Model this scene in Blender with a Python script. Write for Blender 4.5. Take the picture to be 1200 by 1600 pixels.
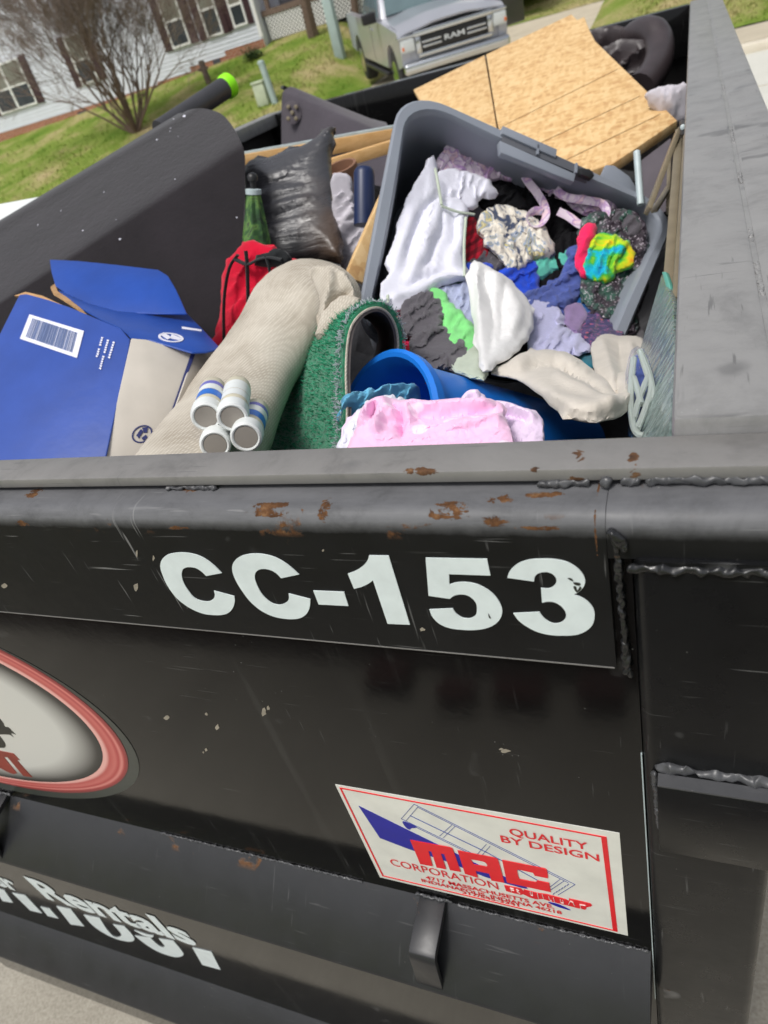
import bpy, bmesh, math, random
import numpy as np
from mathutils import Vector, Matrix, noise
from mathutils.geometry import delaunay_2d_cdt

random.seed(7)
for o in list(bpy.data.objects): bpy.data.objects.remove(o)
SC = bpy.context.scene
COL = SC.collection
rad = math.radians

# ------------------------------------------------------------------ camera, world, sun, exposure
FPX = 1085.0                                   # focal length in pixels of the 1200 x 1600 photograph
CAM = np.array([0.0, -0.27, 1.73])
RC = np.array([[0.91515206, 0.32263718, -0.24166499],
               [0.00543691, -0.60932763, -0.79289992],
               [-0.40307215, 0.72431008, -0.55938158]])   # camera right, down, forward in world axes
cd = bpy.data.cameras.new('camera'); cam = bpy.data.objects.new('camera', cd); COL.objects.link(cam)
cd.sensor_fit = 'VERTICAL'; cd.sensor_height = 36.0; cd.lens = FPX / 1600 * 36
cd.clip_start = 0.02; cd.clip_end = 400
r0, r1, r2 = RC
cam.matrix_world = Matrix(((r0[0], -r1[0], -r2[0], CAM[0]), (r0[1], -r1[1], -r2[1], CAM[1]),
                           (r0[2], -r1[2], -r2[2], CAM[2]), (0, 0, 0, 1)))
cd.dof.use_dof = True; cd.dof.focus_distance = 0.52; cd.dof.aperture_fstop = 11.0
SC.camera = cam
w = bpy.data.worlds.new('World'); SC.world = w; w.use_nodes = True
wn = w.node_tree; bg = wn.nodes['Background']
sky = wn.nodes.new('ShaderNodeTexSky'); sky.sky_type = 'NISHITA'; sky.sun_disc = False
SUN_EL, SUN_ROT = rad(62), rad(200)
sky.sun_elevation = SUN_EL; sky.sun_rotation = SUN_ROT; sky.air_density = 1.0; sky.dust_density = 4.0
hs = wn.nodes.new('ShaderNodeHueSaturation'); hs.inputs['Saturation'].default_value = 0.3   # thin even cloud
wn.links.new(sky.outputs[0], hs.inputs['Color']); wn.links.new(hs.outputs[0], bg.inputs['Color'])
bg.inputs['Strength'].default_value = 0.105
sd = bpy.data.lights.new('sun', 'SUN'); sd.energy = 1.5; sd.angle = rad(13); sd.color = (1, .97, .93)
sun = bpy.data.objects.new('sun', sd); COL.objects.link(sun)
# sun direction consistent with the sky (rotation measured from +Y towards +X)
sv = Vector((math.sin(SUN_ROT) * math.cos(SUN_EL), math.cos(SUN_ROT) * math.cos(SUN_EL), math.sin(SUN_EL)))
sun.rotation_euler = sv.to_track_quat('Z', 'Y').to_euler()
SC.view_settings.view_transform = 'Standard'; SC.view_settings.look = 'None'
SC.view_settings.exposure = 0.42; SC.view_settings.gamma = 1.0

# ------------------------------------------------------------------ survey helpers: sight line -> place
def ray(x, y): return RC.T @ np.array([x - 600.0, y - 800.0, FPX])
def at(x, y, Y):
    r = ray(x, y); return CAM + r * (Y - CAM[1]) / r[1]
def atz(x, y, z):
    r = ray(x, y); return CAM + r * (z - CAM[2]) / r[2]
def onpl(x, y, pl):
    p0, n = pl; r = ray(x, y); return CAM + r * (np.dot(p0 - CAM, n) / np.dot(r, n))
def plane3(a, b, c):
    A, B, Cc = at(*a), at(*b), at(*c); n = np.cross(B - A, Cc - A); n /= np.linalg.norm(n)
    if np.dot(n, CAM - A) < 0: n = -n
    return A, n
def wl(x, y, Y=0.0):
    p = at(x, y, Y); return (p[0], p[2])
def lin(c):
    c = c / 255.0; return c / 12.92 if c <= .04045 else ((c + .055) / 1.055) ** 2.4
def S(r, g, b): return (lin(r), lin(g), lin(b), 1)

# ------------------------------------------------------------------ materials
class NT:
    def __init__(s, name):
        s.m = bpy.data.materials.new(name); s.m.use_nodes = True
        s.t = s.m.node_tree; s.b = s.t.nodes['Principled BSDF']; s.x = 0
        s.g = s.n('ShaderNodeNewGeometry'); s.pos = s.g.outputs['Position']
    def n(s, k, **kw):
        o = s.t.nodes.new(k)
        for a, v in kw.items(): setattr(o, a, v)
        return o
    def l(s, a, b): s.t.links.new(a, b)
    def inp(s, node, key, v):
        if hasattr(v, 'is_output') or isinstance(v, bpy.types.NodeSocket): s.l(v, node.inputs[key])
        else: node.inputs[key].default_value = v
    def mapv(s, scale=(1, 1, 1), rot=(0, 0, 0), src=None):
        m = s.n('ShaderNodeMapping'); m.inputs['Scale'].default_value = scale; m.inputs['Rotation'].default_value = rot
        s.l(src or s.pos, m.inputs['Vector']); return m.outputs[0]
    def noise(s, scale, detail=4, rough=.55, vec=None, dist=0, out='Fac'):
        t = s.n('ShaderNodeTexNoise'); t.inputs['Scale'].default_value = scale; t.inputs['Detail'].default_value = detail
        t.inputs['Roughness'].default_value = rough; t.inputs['Distortion'].default_value = dist
        s.l(vec or s.pos, t.inputs['Vector']); return t.outputs[out]
    def vor(s, scale, vec=None, feat='F1', out='Distance'):
        t = s.n('ShaderNodeTexVoronoi', feature=feat); t.inputs['Scale'].default_value = scale
        s.l(vec or s.pos, t.inputs['Vector']); return t.outputs[out]
    def wave(s, scale, dist=0, vec=None, dir='X', dscale=1):
        t = s.n('ShaderNodeTexWave', bands_direction=dir); t.inputs['Scale'].default_value = scale
        t.inputs['Distortion'].default_value = dist; t.inputs['Detail Scale'].default_value = dscale
        s.l(vec or s.pos, t.inputs['Vector']); return t.outputs['Fac']
    def ramp(s, fac, stops, interp='LINEAR'):
        r = s.n('ShaderNodeValToRGB'); r.color_ramp.interpolation = interp; e = r.color_ramp.elements
        while len(e) < len(stops): e.new(.5)
        for i, (p, c) in enumerate(stops):
            e[i].position = p; e[i].color = c if hasattr(c, '__len__') else (c, c, c, 1)
        s.l(fac, r.inputs['Fac']); return r.outputs['Color']
    def mix(s, f, a, b, mode='MIX'):
        m = s.n('ShaderNodeMix', data_type='RGBA', blend_type=mode)
        for k, v in ((0, f), (6, a), (7, b)):
            if isinstance(v, bpy.types.NodeSocket): s.l(v, m.inputs[k])
            else: m.inputs[k].default_value = v
        return m.outputs[2]
    def math(s, op, a, b=0.0, clamp=False):
        m = s.n('ShaderNodeMath', operation=op, use_clamp=clamp)
        for k, v in ((0, a), (1, b)):
            if isinstance(v, bpy.types.NodeSocket): s.l(v, m.inputs[k])
            else: m.inputs[k].default_value = v
        return m.outputs[0]
    def sep(s, src=None):
        x = s.n('ShaderNodeSeparateXYZ'); s.l(src or s.pos, x.inputs[0]); return x.outputs
    def bump(s, h, strength=.3, dist=.002):
        b = s.n('ShaderNodeBump'); b.inputs['Strength'].default_value = strength; b.inputs['Distance'].default_value = dist
        s.l(h, b.inputs['Height'])
        old = s.b.inputs['Normal'].links
        if old: s.l(old[0].from_socket, b.inputs['Normal'])
        s.l(b.outputs[0], s.b.inputs['Normal'])
    def set(s, **kw):
        K = dict(col='Base Color', rough='Roughness', metal='Metallic', spec='Specular IOR Level', coat='Coat Weight',
                 crough='Coat Roughness', trans='Transmission Weight', ior='IOR', sheen='Sheen Weight', alpha='Alpha', sss='Subsurface Weight')
        for k, v in kw.items(): s.inp(s.b, K[k], v)
        return s.m

def plain(name, col, rough=.6, var=.18, vscale=25, bscale=0, bstr=.2, bdist=.001, **kw):
    t = NT(name)
    c2 = tuple(max(0, x * (1 - var)) for x in col[:3]) + (1,); c1 = tuple(min(1, x * (1 + var * .6)) for x in col[:3]) + (1,)
    t.set(col=t.ramp(t.noise(vscale, 6), [(.3, c2), (.7, c1)]), rough=rough, **kw)
    if bscale: t.bump(t.noise(bscale, 5), bstr, bdist)
    return t.m
def fabric(name, col, rough=.9, var=.2, vscale=30, weave=900, wstr=.25, sheen=.2, stops=None, pat=None, c2=None, out=None):
    t = NT(name)
    if stops is None:
        a = tuple(max(0, x * (1 - var)) for x in col[:3]) + (1,); b = tuple(min(1, x * (1 + var * .5)) for x in col[:3]) + (1,)
        c = t.ramp(t.noise(vscale, 6), [(.3, a), (.7, b)])
    else:
        f = {'noise': lambda: t.noise(vscale, 3, dist=1.2), 'vor': lambda: t.vor(vscale, out='Color'), 'wave': lambda: t.wave(vscale, 3)}[pat or 'noise']()
        c = t.ramp(f, stops, 'CONSTANT' if pat == 'const' else 'LINEAR')
    t.set(col=c, rough=rough, sheen=sheen, spec=.2)
    t.bump(t.noise(1.0, 4, .6, vec=t.mapv((60, 90, 40), (.3, .5, .7)), dist=.5), .22, .003)
    t.bump(t.noise(180, 4), .3, .0015)
    t.bump(t.noise(900, 2), wstr, .0005); t.bump(t.noise(42, 5, .65, dist=.4), .16, .006)
    return t.m

MT = {}
def steel(name, base, rough, rustamt=0.0, spots=(), dust=0.0, dustcol=(.16, .155, .15, 1), scr=.5, spec=.5, rz=None, streak=False, fade=None):
    """worn dark painted steel: paint, dust film, scratches, chips and rust"""
    t = NT(name)
    c = t.ramp(t.noise(9, 8, .6), [(.3, tuple(x * .75 for x in base[:3]) + (1,)), (.7, tuple(x * 1.25 for x in base[:3]) + (1,))])
    if dust:
        f = t.math('MULTIPLY', t.ramp(t.noise(19, 10, .74, dist=.3), [(.33, .55), (.5, .88), (.66, 1.0)]), dust)
        if fade: f = t.math('MULTIPLY', f, t.ramp(t.noise(1.0, 6, .7, vec=t.mapv((10, 60, 130), (0, .06, 0))), [(.34, .78), (.55, 1.0)]))
        if fade: f = t.math('MULTIPLY', f, t.ramp(t.math('ADD', t.math('SUBTRACT', t.sep()[2], fade[0]), t.math('MULTIPLY', t.math('SUBTRACT', t.noise(70, 6, .7), .5), .006)), [(0, 0.0), (fade[1] - fade[0], 1.0)]))
        c = t.mix(f, c, dustcol)
    if streak:
        v = t.mapv((40, 40, 1.6)); sf = t.ramp(t.noise(1.0, 5, .6, vec=v), [(.6, 0.0), (.85, .22)])
        c = t.mix(sf, c, (.12, .12, .115, 1))
    # fine scratches in several directions
    tot = None
    for i, (rot, sc) in enumerate([((0, .4, .3), (14, 14, 420)), ((.3, -.5, .2), (300, 20, 16)), ((0, 1.0, -.4), (18, 18, 520)), ((.2, .2, 1.1), (22, 380, 22))]):
        h = t.noise(1.0, 2, .5, vec=t.mapv(sc, rot)); sct = .665 if dust > .8 and not fade else .69; k = t.ramp(h, [(sct, 0.0), (sct + .05, 1.0)])
        g = t.ramp(t.noise(7 + 3 * i, 3), [(.48, 0.0), (.62, 1.0)]); k = t.math('MULTIPLY', k, g)
        tot = k if tot is None else t.math('MAXIMUM', tot, k)
    c = t.mix(t.math('MULTIPLY', tot, scr), c, (.11, .11, .11, 1) if dust > .8 and not fade else (.3, .3, .3, 1))
    # specks
    sp = t.ramp(t.vor(120), [(.035, 1.0), (.07, 0.0)]); gate = t.ramp(t.noise(11, 3), [(.55, 0.0), (.65, 1.0)])
    c = t.mix(t.math('MULTIPLY', t.math('MULTIPLY', sp, gate), .55), c, (.4, .4, .38, 1))
    rgh = t.ramp(t.noise(22, 7, .65), [(.25, rough * .75), (.75, rough * 1.35)])
    if rustamt:
        n1 = t.noise(26, 9, .62, vec=t.mapv((1, 1, 1.4)), dist=.4)
        th = .74 - rustamt * .22
        f = t.ramp(n1, [(th, 0.0), (th + .05, 1.0)])
        if rz:
            z = t.sep()[2]; a, b = rz
            band = t.math('MULTIPLY', t.ramp(t.math('SUBTRACT', z, a - .003), [(0, 0.0), (.003, 1.0)]),
                          t.ramp(t.math('SUBTRACT', b + .004, z), [(0, 0.0), (.004, 1.0)]))
            th2 = th - .13
            f2 = t.math('MULTIPLY', t.ramp(n1, [(th2, 0.0), (th2 + .05, 1.0)]), band)
            f = t.math('MAXIMUM', f, f2)
        for (sx_, sy_, sz_, ra, rb_) in spots:
            x = t.sep(); dx = t.math('DIVIDE', t.math('SUBTRACT', x[0], sx_), ra); dz = t.math('DIVIDE', t.math('ADD', t.math('SUBTRACT', x[2], sz_), t.math('MULTIPLY', t.math('SUBTRACT', x[1], sy_), -.5)), rb_)
            r2 = t.math('ADD', t.math('MULTIPLY', dx, dx), t.math('MULTIPLY', dz, dz)); r2 = t.math('ADD', r2, t.math('MULTIPLY', t.math('SUBTRACT', t.noise(1.0, 7, .72, vec=t.mapv((120, 120, 260)), dist=.6), .5), 6.5))
            f = t.math('MAXIMUM', f, t.ramp(r2, [(.35, 1.0), (.62, 0.0)]))
        rc = t.ramp(t.noise(140, 6, .7), [(.3, (.035, .016, .008, 1)), (.55, (.12, .055, .022, 1)), (.75, (.24, .14, .07, 1))])
        c = t.mix(f, c, rc); rgh = t.mix(f, rgh, (.9, .9, .9, 1))
        t.bump(f, .4, .0006)
    t.set(col=c, rough=rgh, spec=spec)
    t.bump(t.noise(45, 6, .6), .06 if streak else .12, .0012); t.bump(tot, -.25, .0004)
    return t.m

MT['gloss'] = steel('gloss_black_paint', (.003, .0031, .0034), .085, .03, (), .02, scr=.12, spec=.25, streak=True)
MT['post'] = steel('post_black_paint', (.0042, .0046, .0056), .28, .03, (), .03, scr=.30, spec=.22)
RS2 = [(at(x, y, Y)[0], at(x, y, Y)[1], at(x, y, Y)[2], ra, rb) for x, y, Y, ra, rb in ((838,697,.035,.003,.003),(905,700,.04,.004,.003),(992,690,.04,.003,.003),(660,708,.035,.010,.0015))]
MT['rim'] = steel('scuffed_grey_rim', (.05, .049, .047), .45, .22, RS2, .9, (.235, .228, .22, 1), scr=.75)
RS = [(at(x, y, Y)[0], at(x, y, Y)[1], at(x, y, Y)[2], ra, rb) for x, y, Y, ra, rb in ((55,770,.022,.008,.003),(200,797,.001,.022,.0018),(690,800,.004,.006,.0014),(785,748,.024,.008,.002),(850,752,.024,.012,.0014),(300,752,.03,.009,.002),(505,805,.003,.004,.003),(470,800,.003,.002,.002),(700,806,.003,.012,.0012),(420,806,.002,.014,.001),(935,775,.02,.0006,.012))]
MT['rail'] = steel('top_rail_worn', (.005, .005, .0056), .2, .08, RS, .03, scr=.3, spec=.36, rz=(1.505, 1.5165))
MT['railtop'] = steel('top_rail_dusty', (.008, .008, .009), .46, .10, RS, .95, (.15, .152, .16, 1), scr=.5, spec=.26, fade=(1.506, 1.514), rz=(1.505, 1.514))
MT['beam'] = steel('grey_worn_beam', (.08, .08, .08), .40, .05, (), .95, (.27, .268, .264, 1), scr=.8)
MT['rib'] = steel('dusty_rib', (.011, .0115, .013), .36, .03, (), .5, (.034, .035, .039, 1), scr=.12, rz=(1.038, 1.05))
MT['inner'] = steel('inside_black', (.010, .009, .009), .5, .25, (), .15, (.05, .04, .035, 1), scr=.4)
MT['weld'] = steel('weld_metal', (.03, .032, .036), .34, .14, (), .4, (.12, .12, .125, 1), scr=.3)
MT['weld_dark'] = steel('weld_painted', (.008, .0082, .009), .28, .34, (), .15, (.06, .062, .068, 1), scr=.2, spec=.5)
MT['white_vinyl'] = plain('white_vinyl', S(222, 232, 233), .3, .08, 60)
MT['sticker_white'] = plain('sticker_white', S(222, 222, 214), .35, .1, 30)
MT['print_red'] = plain('print_red', S(226, 28, 40), .35, .08, 60)
MT['print_blue'] = plain('print_blue', S(22, 24, 150), .35, .1, 60)
MT['print_line'] = plain('print_line', S(70, 84, 140), .4, .1, 60)
MT['print_dark'] = plain('print_dark', (.02, .02, .016, 1), .4, .2, 60)
MT['print_brown'] = plain('print_brown', S(140, 52, 40), .4, .25, 30)
MT['cloth_white'] = fabric('white_cotton', S(226, 226, 238), var=.06)
MT['cloth_offwhite'] = fabric('offwhite_cotton', S(228, 227, 226), var=.07)
MT['cloth_piping'] = fabric('pale_green_piping', S(190, 200, 182), var=.1)
MT['cloth_cream'] = fabric('cream_fleece', S(206, 199, 188), var=.1, weave=400, wstr=.4)
MT['cloth_black'] = fabric('black_cotton', (.006, .006, .0075, 1), sheen=0)
MT['cloth_grey'] = fabric('charcoal_cotton', S(88, 84, 90), var=.2)
MT['cloth_heather'] = fabric('grey_blue_heather', S(176, 184, 212), var=.14, vscale=400)
MT['cloth_lilac'] = fabric('lilac_knit', S(186, 186, 220), var=.1, vscale=200)
MT['cloth_mauve'] = fabric('mauve_cotton', S(140, 118, 160), var=.2)
MT['cloth_neon'] = fabric('neon_green', S(130, 224, 130), var=.12)
MT['cloth_green'] = fabric('mid_green', S(82, 165, 84), var=.15)
MT['cloth_royal'] = fabric('royal_blue', S(22, 72, 205), var=.3)
MT['cloth_denim'] = fabric('denim_blue', S(76, 92, 160), var=.22, vscale=90)
MT['cloth_mint'] = fabric('mint_cotton', S(96, 190, 170), var=.14)
MT['cloth_teal'] = fabric('teal_cotton', S(16, 110, 130), var=.3)
MT['cloth_azure'] = fabric('azure_cotton', S(20, 90, 160), var=.3)
MT['cloth_pink'] = fabric('hot_pink', S(245, 40, 95), var=.1)
MT['cloth_red'] = fabric('crimson', S(190, 16, 50), var=.15)
MT['cloth_lavender'] = fabric('pale_lavender', S(236, 214, 240), var=.05)
MT['cloth_sky'] = fabric('sky_blue_fleece', S(112, 185, 218), var=.18, vscale=60)
MT['cloth_floral'] = fabric('faded_floral', None, stops=[(.0, S(40, 44, 66)), (.40, S(70, 80, 104)), (.45, S(216, 209, 196)), (.56, S(225, 219, 206)), (.6, S(130, 150, 180)), (.68, S(205, 190, 120)), (.74, S(222, 216, 204))], vscale=28, pat='noise')
MT['cloth_ditsy'] = fabric('dark_floral', None, stops=[(0, S(30, 18, 50)), (.42, S(50, 34, 80)), (.55, S(40, 50, 110)), (.62, S(150, 80, 130)), (.7, S(190, 90, 60)), (.8, S(110, 110, 170))], vscale=120, pat='noise')
MT['cloth_tiedye'] = fabric('tie_dye', None, stops=[(.25, S(126, 84, 156)), (.38, S(214, 196, 214)), (.48, S(222, 208, 218)), (.55, S(176, 140, 190)), (.62, S(228, 200, 204)), (.7, S(206, 190, 214)), (.82, S(100, 150, 190))], vscale=34, pat='noise')
MT['cloth_rainbow'] = fabric('rainbow_swirl', None, stops=[(.25, S(20, 130, 210)), (.4, S(20, 180, 200)), (.48, S(60, 180, 60)), (.56, S(170, 215, 40)), (.63, S(225, 200, 30)), (.72, S(240, 90, 50)), (.85, S(245, 40, 110))], vscale=20, pat='noise')
def _sequin():
    t = NT('black_sequins'); v = t.vor(420, out='Color')
    c = t.ramp(t.noise(24, 4), [(.3, S(40, 32, 40)), (.5, S(58, 48, 58)), (.62, S(52, 92, 78)), (.8, S(78, 40, 70))])
    sx = t.n('ShaderNodeSeparateColor'); t.l(v, sx.inputs[0])
    g = t.ramp(sx.outputs[0], [(.86, 0.0), (.93, 1.0)])
    t.set(col=t.mix(t.math('MULTIPLY', g, .75), c, S(190, 180, 190)), rough=t.ramp(g, [(0, .5), (1, .15)]), spec=.6)
    t.bump(v, .5, .001); return t.m
MT['sequin'] = _sequin()
def _plaid():
    t = NT('red_plaid'); a = t.ramp(t.wave(38, 0, dir='X'), [(.55, 0.0), (.6, 1.0)]); b = t.ramp(t.wave(30, 0, dir='Z'), [(.55, 0.0), (.6, 1.0)])
    c = t.mix(t.math('MULTIPLY', a, .55), S(190, 14, 44), S(60, 8, 20)); c = t.mix(t.math('MULTIPLY', b, .55), c, S(50, 8, 16)); t.set(col=c, rough=.9); return t.m
MT['cloth_plaid'] = _plaid()
def _dots():
    t = NT('pink_dots'); f = t.ramp(t.vor(46), [(.26, 1.0), (.32, 0.0)]); c = t.mix(t.math('MULTIPLY', f, .7), S(240, 192, 224), S(248, 232, 244))
    t.set(col=c, rough=.85, sheen=.3); t.bump(t.noise(160, 4), .3, .001); return t.m
MT['cloth_dots'] = _dots()
MT['tote'] = plain('grey_tote_plastic', S(134, 140, 150), .38, .07, 14, 300, .05, .0004)
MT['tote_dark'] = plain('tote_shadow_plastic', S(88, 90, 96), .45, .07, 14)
MT['bin_blue'] = plain('blue_bin_plastic', S(30, 122, 222), .38, .08, 10, 240, .05, .0004)
def _burlap():
    t = NT('beige_woven_backing')
    a = t.wave(120, 1.5, vec=t.mapv(rot=(0, .62, .35)), dir='X'); b = t.wave(120, 1.5, vec=t.mapv(rot=(0, .62, .35)), dir='Z')
    k = t.math('MULTIPLY', a, b); n = t.noise(14, 7, .6)
    c = t.ramp(t.math('ADD', t.math('MULTIPLY', k, .26), t.math('MULTIPLY', n, .75)), [(.2, S(146, 136, 122)), (.5, S(190, 183, 170)), (.85, S(210, 204, 193))])
    t.set(col=c, rough=.95, spec=.1); t.bump(k, .22, .0009); t.bump(n, .35, .004); t.bump(t.noise(1.0, 4, .6, vec=t.mapv((30, 70, 30), (.2, .3, .8))), .25, .004); return t.m
MT['burlap'] = _burlap()
MT['turf'] = plain('green_turf', S(30, 124, 88), .9, .5, 160, 500, .8, .002, sheen=.3)
MT['turf_blade'] = plain('green_turf_fibre', S(40, 142, 104), .8, .4, 220)
MT['turf_back'] = plain('turf_backing', S(92, 86, 84), .95, .25, 60, 300, .4, .001)
MT['turf_edge'] = plain('turf_edge_thread', S(168, 176, 180), .5, .4, 300)
MT['card_blue'] = plain('blue_card', S(42, 76, 160), .42, .16, 13, 40, .16, .003)
MT['card_blue2'] = plain('blue_card_flap', S(24, 70, 158), .36, .16, 13, 30, .2, .004)
MT['card_white'] = plain('grey_white_card', S(200, 193, 182), .6, .06, 30, 200, .08, .0005)
MT['card_brown'] = plain('raw_card', S(190, 150, 105), .9, .2, 60)
MT['navy'] = plain('navy_print', S(38, 46, 100), .5, .1)
MT['sofa'] = fabric('charcoal_upholstery', S(36, 32, 36), var=.3, vscale=10, weave=500, sheen=.35)
MT['sofa2'] = fabric('dark_grey_upholstery', S(74, 69, 76), var=.16, vscale=12, weave=500, sheen=.3)
MT['leather'] = plain('brown_black_leather', S(62, 54, 56), .4, .2, 14, 90, .25, .002)
def _bag():
    t = NT('black_bin_liner')
    v = t.mapv((9, 9, 70), (0, -.25, .1)); n = t.noise(1.0, 7, .6, vec=v, dist=.6)
    br = t.ramp(t.noise(7, 3), [(.52, 0.0), (.66, 1.0)])
    br = t.math('MULTIPLY', t.ramp(t.noise(9, 3), [(.40, 0.0), (.56, 1.0)]), t.ramp(t.math('ADD', t.sep()[0], .62), [(0, 0.0), (.12, 1.0)]))
    c = t.mix(t.math('MULTIPLY', br, .85), S(62, 62, 66), S(96, 70, 40))
    t.set(col=c, rough=t.ramp(n, [(.3, .22), (.7, .4)]), spec=.7); t.bump(n, .8, .005); return t.m
MT['bag'] = _bag()
MT['plastic_white'] = plain('white_plastic', S(226, 230, 228), .35, .05, 20)
MT['plastic_ivory'] = plain('ivory_plastic', S(206, 200, 178), .45, .1, 60)
MT['seal'] = plain('grey_seal', S(150, 144, 136), .6, .12, 40)
MT['label_blue'] = plain('label_blue', S(40, 110, 200), .4, .15)
MT['label_violet'] = plain('label_violet', S(110, 110, 190), .4, .2)
MT['clear'] = NT('clear_film').set(col=(.95, .96, .97, 1), rough=.12, trans=1.0, ior=1.2, alpha=.22)
MT['frost'] = NT('frosted_plastic').set(col=S(215, 225, 220), rough=.3, trans=.55, ior=1.3)
MT['red_bag'] = fabric('red_nylon', S(206, 8, 48), var=.18, vscale=14, weave=800)
MT['black_strap'] = fabric('black_webbing', (.02, .022, .024, 1), weave=500)
def _camo():
    t = NT('green_umbrella_cloth')
    c = t.ramp(t.noise(38, 3, dist=1), [(.35, S(24, 44, 26)), (.48, S(44, 84, 40)), (.58, S(96, 134, 62)), (.68, S(30, 34, 44))]); t.set(col=c, rough=.55); return t.m
MT['umbrella'] = _camo()
MT['black_plastic'] = plain('black_plastic', (.015, .015, .016, 1), .35, .2)
MT['lime'] = plain('lime_plastic', S(150, 245, 20), .5, .08)
MT['tube_dark'] = plain('dark_tube', S(60, 60, 64), .45, .15)
def _osb():
    t = NT('strand_board')
    v = t.mapv((46, 120, 46), (0, 0, .35)); cols = t.vor(1.0, vec=v, out='Color'); sx = t.n('ShaderNodeSeparateColor'); t.l(cols, sx.inputs[0])
    v2 = t.mapv((110, 44, 60), (0, 0, -.5)); c2 = t.vor(1.0, vec=v2, out='Color'); s2 = t.n('ShaderNodeSeparateColor'); t.l(c2, s2.inputs[0])
    f = t.math('ADD', t.math('MULTIPLY', sx.outputs[0], .5), t.math('MULTIPLY', s2.outputs[1], .5))
    c = t.ramp(f, [(.08, S(190, 148, 98)), (.4, S(209, 172, 119)), (.8, S(220, 188, 138))])
    dk = t.ramp(t.noise(1.0, 3, vec=t.mapv((16, 34, 16), (0, 0, .9))), [(.70, 0.0), (.75, 1.0)])
    c = t.mix(t.math('MULTIPLY', dk, .55), c, S(140, 84, 50)); t.set(col=c, rough=.75); t.bump(f, .2, .001); return t.m
MT['osb'] = _osb()
def _wood(name, a, b):
    t = NT(name); n = t.noise(1.0, 6, .6, vec=t.mapv((8, 40, 90)), dist=.6); t.set(col=t.ramp(n, [(.3, a), (.7, b)]), rough=.65); t.bump(n, .2, .001); return t.m
MT['pine'] = _wood('pine_wood', S(206, 158, 96), S(232, 190, 132))
MT['khaki'] = plain('khaki_painted_steel', S(128, 118, 98), .4, .15, 40)
MT['pale_steel'] = plain('pale_steel', S(176, 190, 192), .35, .15, 30)
MT['cyl_blue'] = plain('dark_blue_plastic', S(22, 38, 76), .4, .12, 20)
MT['grey_panel'] = plain('grey_fabric_panel', S(92, 86, 92), .9, .15)
MT['pillow'] = fabric('white_pillow', S(200, 196, 204), var=.08)
MT['turq'] = fabric('turquoise_trim', S(50, 195, 215), var=.1)
MT['terracotta'] = plain('brown_pot', S(136, 100, 78), .7, .15)
def _glass():
    t = NT('patterned_glass'); v = t.vor(75, vec=t.mapv((1, 1, .45))); n = t.noise(90, 4)
    c = t.ramp(n, [(.35, S(120, 140, 136)), (.6, S(168, 186, 182)), (.75, S(60, 78, 74))]); t.set(col=c, rough=.18, trans=.35, ior=1.45, spec=.6); t.bump(v, .7, .003); return t.m
MT['pat_glass'] = _glass()
MT['glass_edge'] = plain('teal_glass_edge', S(96, 168, 152), .2, .1)
MT['dark_fill'] = fabric('rubbish_mix', None, stops=[(.3, (.008, .008, .009, 1)), (.5, (.03, .03, .034, 1)), (.7, (.012, .012, .015, 1))], vscale=7)
# surroundings
def _conc(name, a, b, sc=3):
    t = NT(name); n = t.noise(sc, 10, .62); f = t.noise(160, 3); c = t.ramp(n, [(.25, a), (.75, b)])
    c = t.mix(.25, c, t.ramp(f, [(.3, (.12, .11, .09, 1)), (.7, (.6, .57, .5, 1))])); t.set(col=c, rough=.9); t.bump(f, .5, .003); t.bump(n, .2, .01); return t.m
MT['concrete'] = _conc('driveway_concrete', S(140, 134, 121), S(168, 162, 148))
MT['walk'] = _conc('sidewalk_concrete', S(176, 164, 140), S(202, 190, 166), 2)
MT['kerb'] = _conc('kerb_concrete', S(214, 204, 184), S(226, 218, 200), 2)
MT['road'] = _conc('road_concrete', S(202, 202, 192), S(218, 217, 208), 1.2)
def _lawn():
    t = NT('patchy_lawn'); n = t.noise(.55, 6, .6); f = t.noise(14, 4); k = t.math('ADD', t.math('MULTIPLY', n, .8), t.math('MULTIPLY', f, .2))
    c = t.ramp(k, [(.36, (.115, .20, .024, 1)), (.47, (.20, .265, .05, 1)), (.54, (.31, .30, .11, 1)), (.64, (.44, .36, .19, 1))])
    t.set(col=c, rough=.95, spec=.1); t.bump(t.noise(30, 5), .8, .05); return t.m
MT['lawn'] = _lawn()
MT['blade'] = MT['lawn']
MT['darkener'] = plain('darkener_brown', (.045, .03, .022, 1), .95, .4, 30, 60, .6, .02)
MT['siding'] = plain('white_vinyl_siding', S(216, 220, 228), .45, .05, 3)
MT['trim'] = plain('white_trim', S(232, 232, 228), .4, .05)
MT['shutter'] = plain('dark_maroon_shutter', S(66, 42, 46), .5, .15, 20)
MT['pane'] = plain('window_pane', S(58, 64, 68), .08, .3, 2, spec=.8)
MT['pane_up'] = plain('window_pane_blind', S(128, 128, 116), .15, .15, 2, spec=.7)
def _brick():
    t = NT('brick_skirt'); br = t.n('ShaderNodeTexBrick'); xyz = t.sep(); cm = t.n('ShaderNodeCombineXYZ'); t.l(xyz[0], cm.inputs[0]); t.l(xyz[2], cm.inputs[1]); t.l(cm.outputs[0], br.inputs['Vector'])
    br.inputs['Scale'].default_value = 1; br.inputs['Brick Width'].default_value = .21; br.inputs['Row Height'].default_value = .075; br.inputs['Mortar Size'].default_value = .008
    br.inputs['Color1'].default_value = S(164, 100, 74); br.inputs['Color2'].default_value = S(142, 82, 60); br.inputs['Mortar'].default_value = S(180, 160, 140)
    t.set(col=br.outputs['Color'], rough=.9); t.bump(br.outputs['Fac'], -.5, .01); return t.m
MT['brick'] = _brick()
MT['bark'] = plain('brown_bark', S(112, 94, 82), .9, .3, 20, 60, .5, .01)
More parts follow.
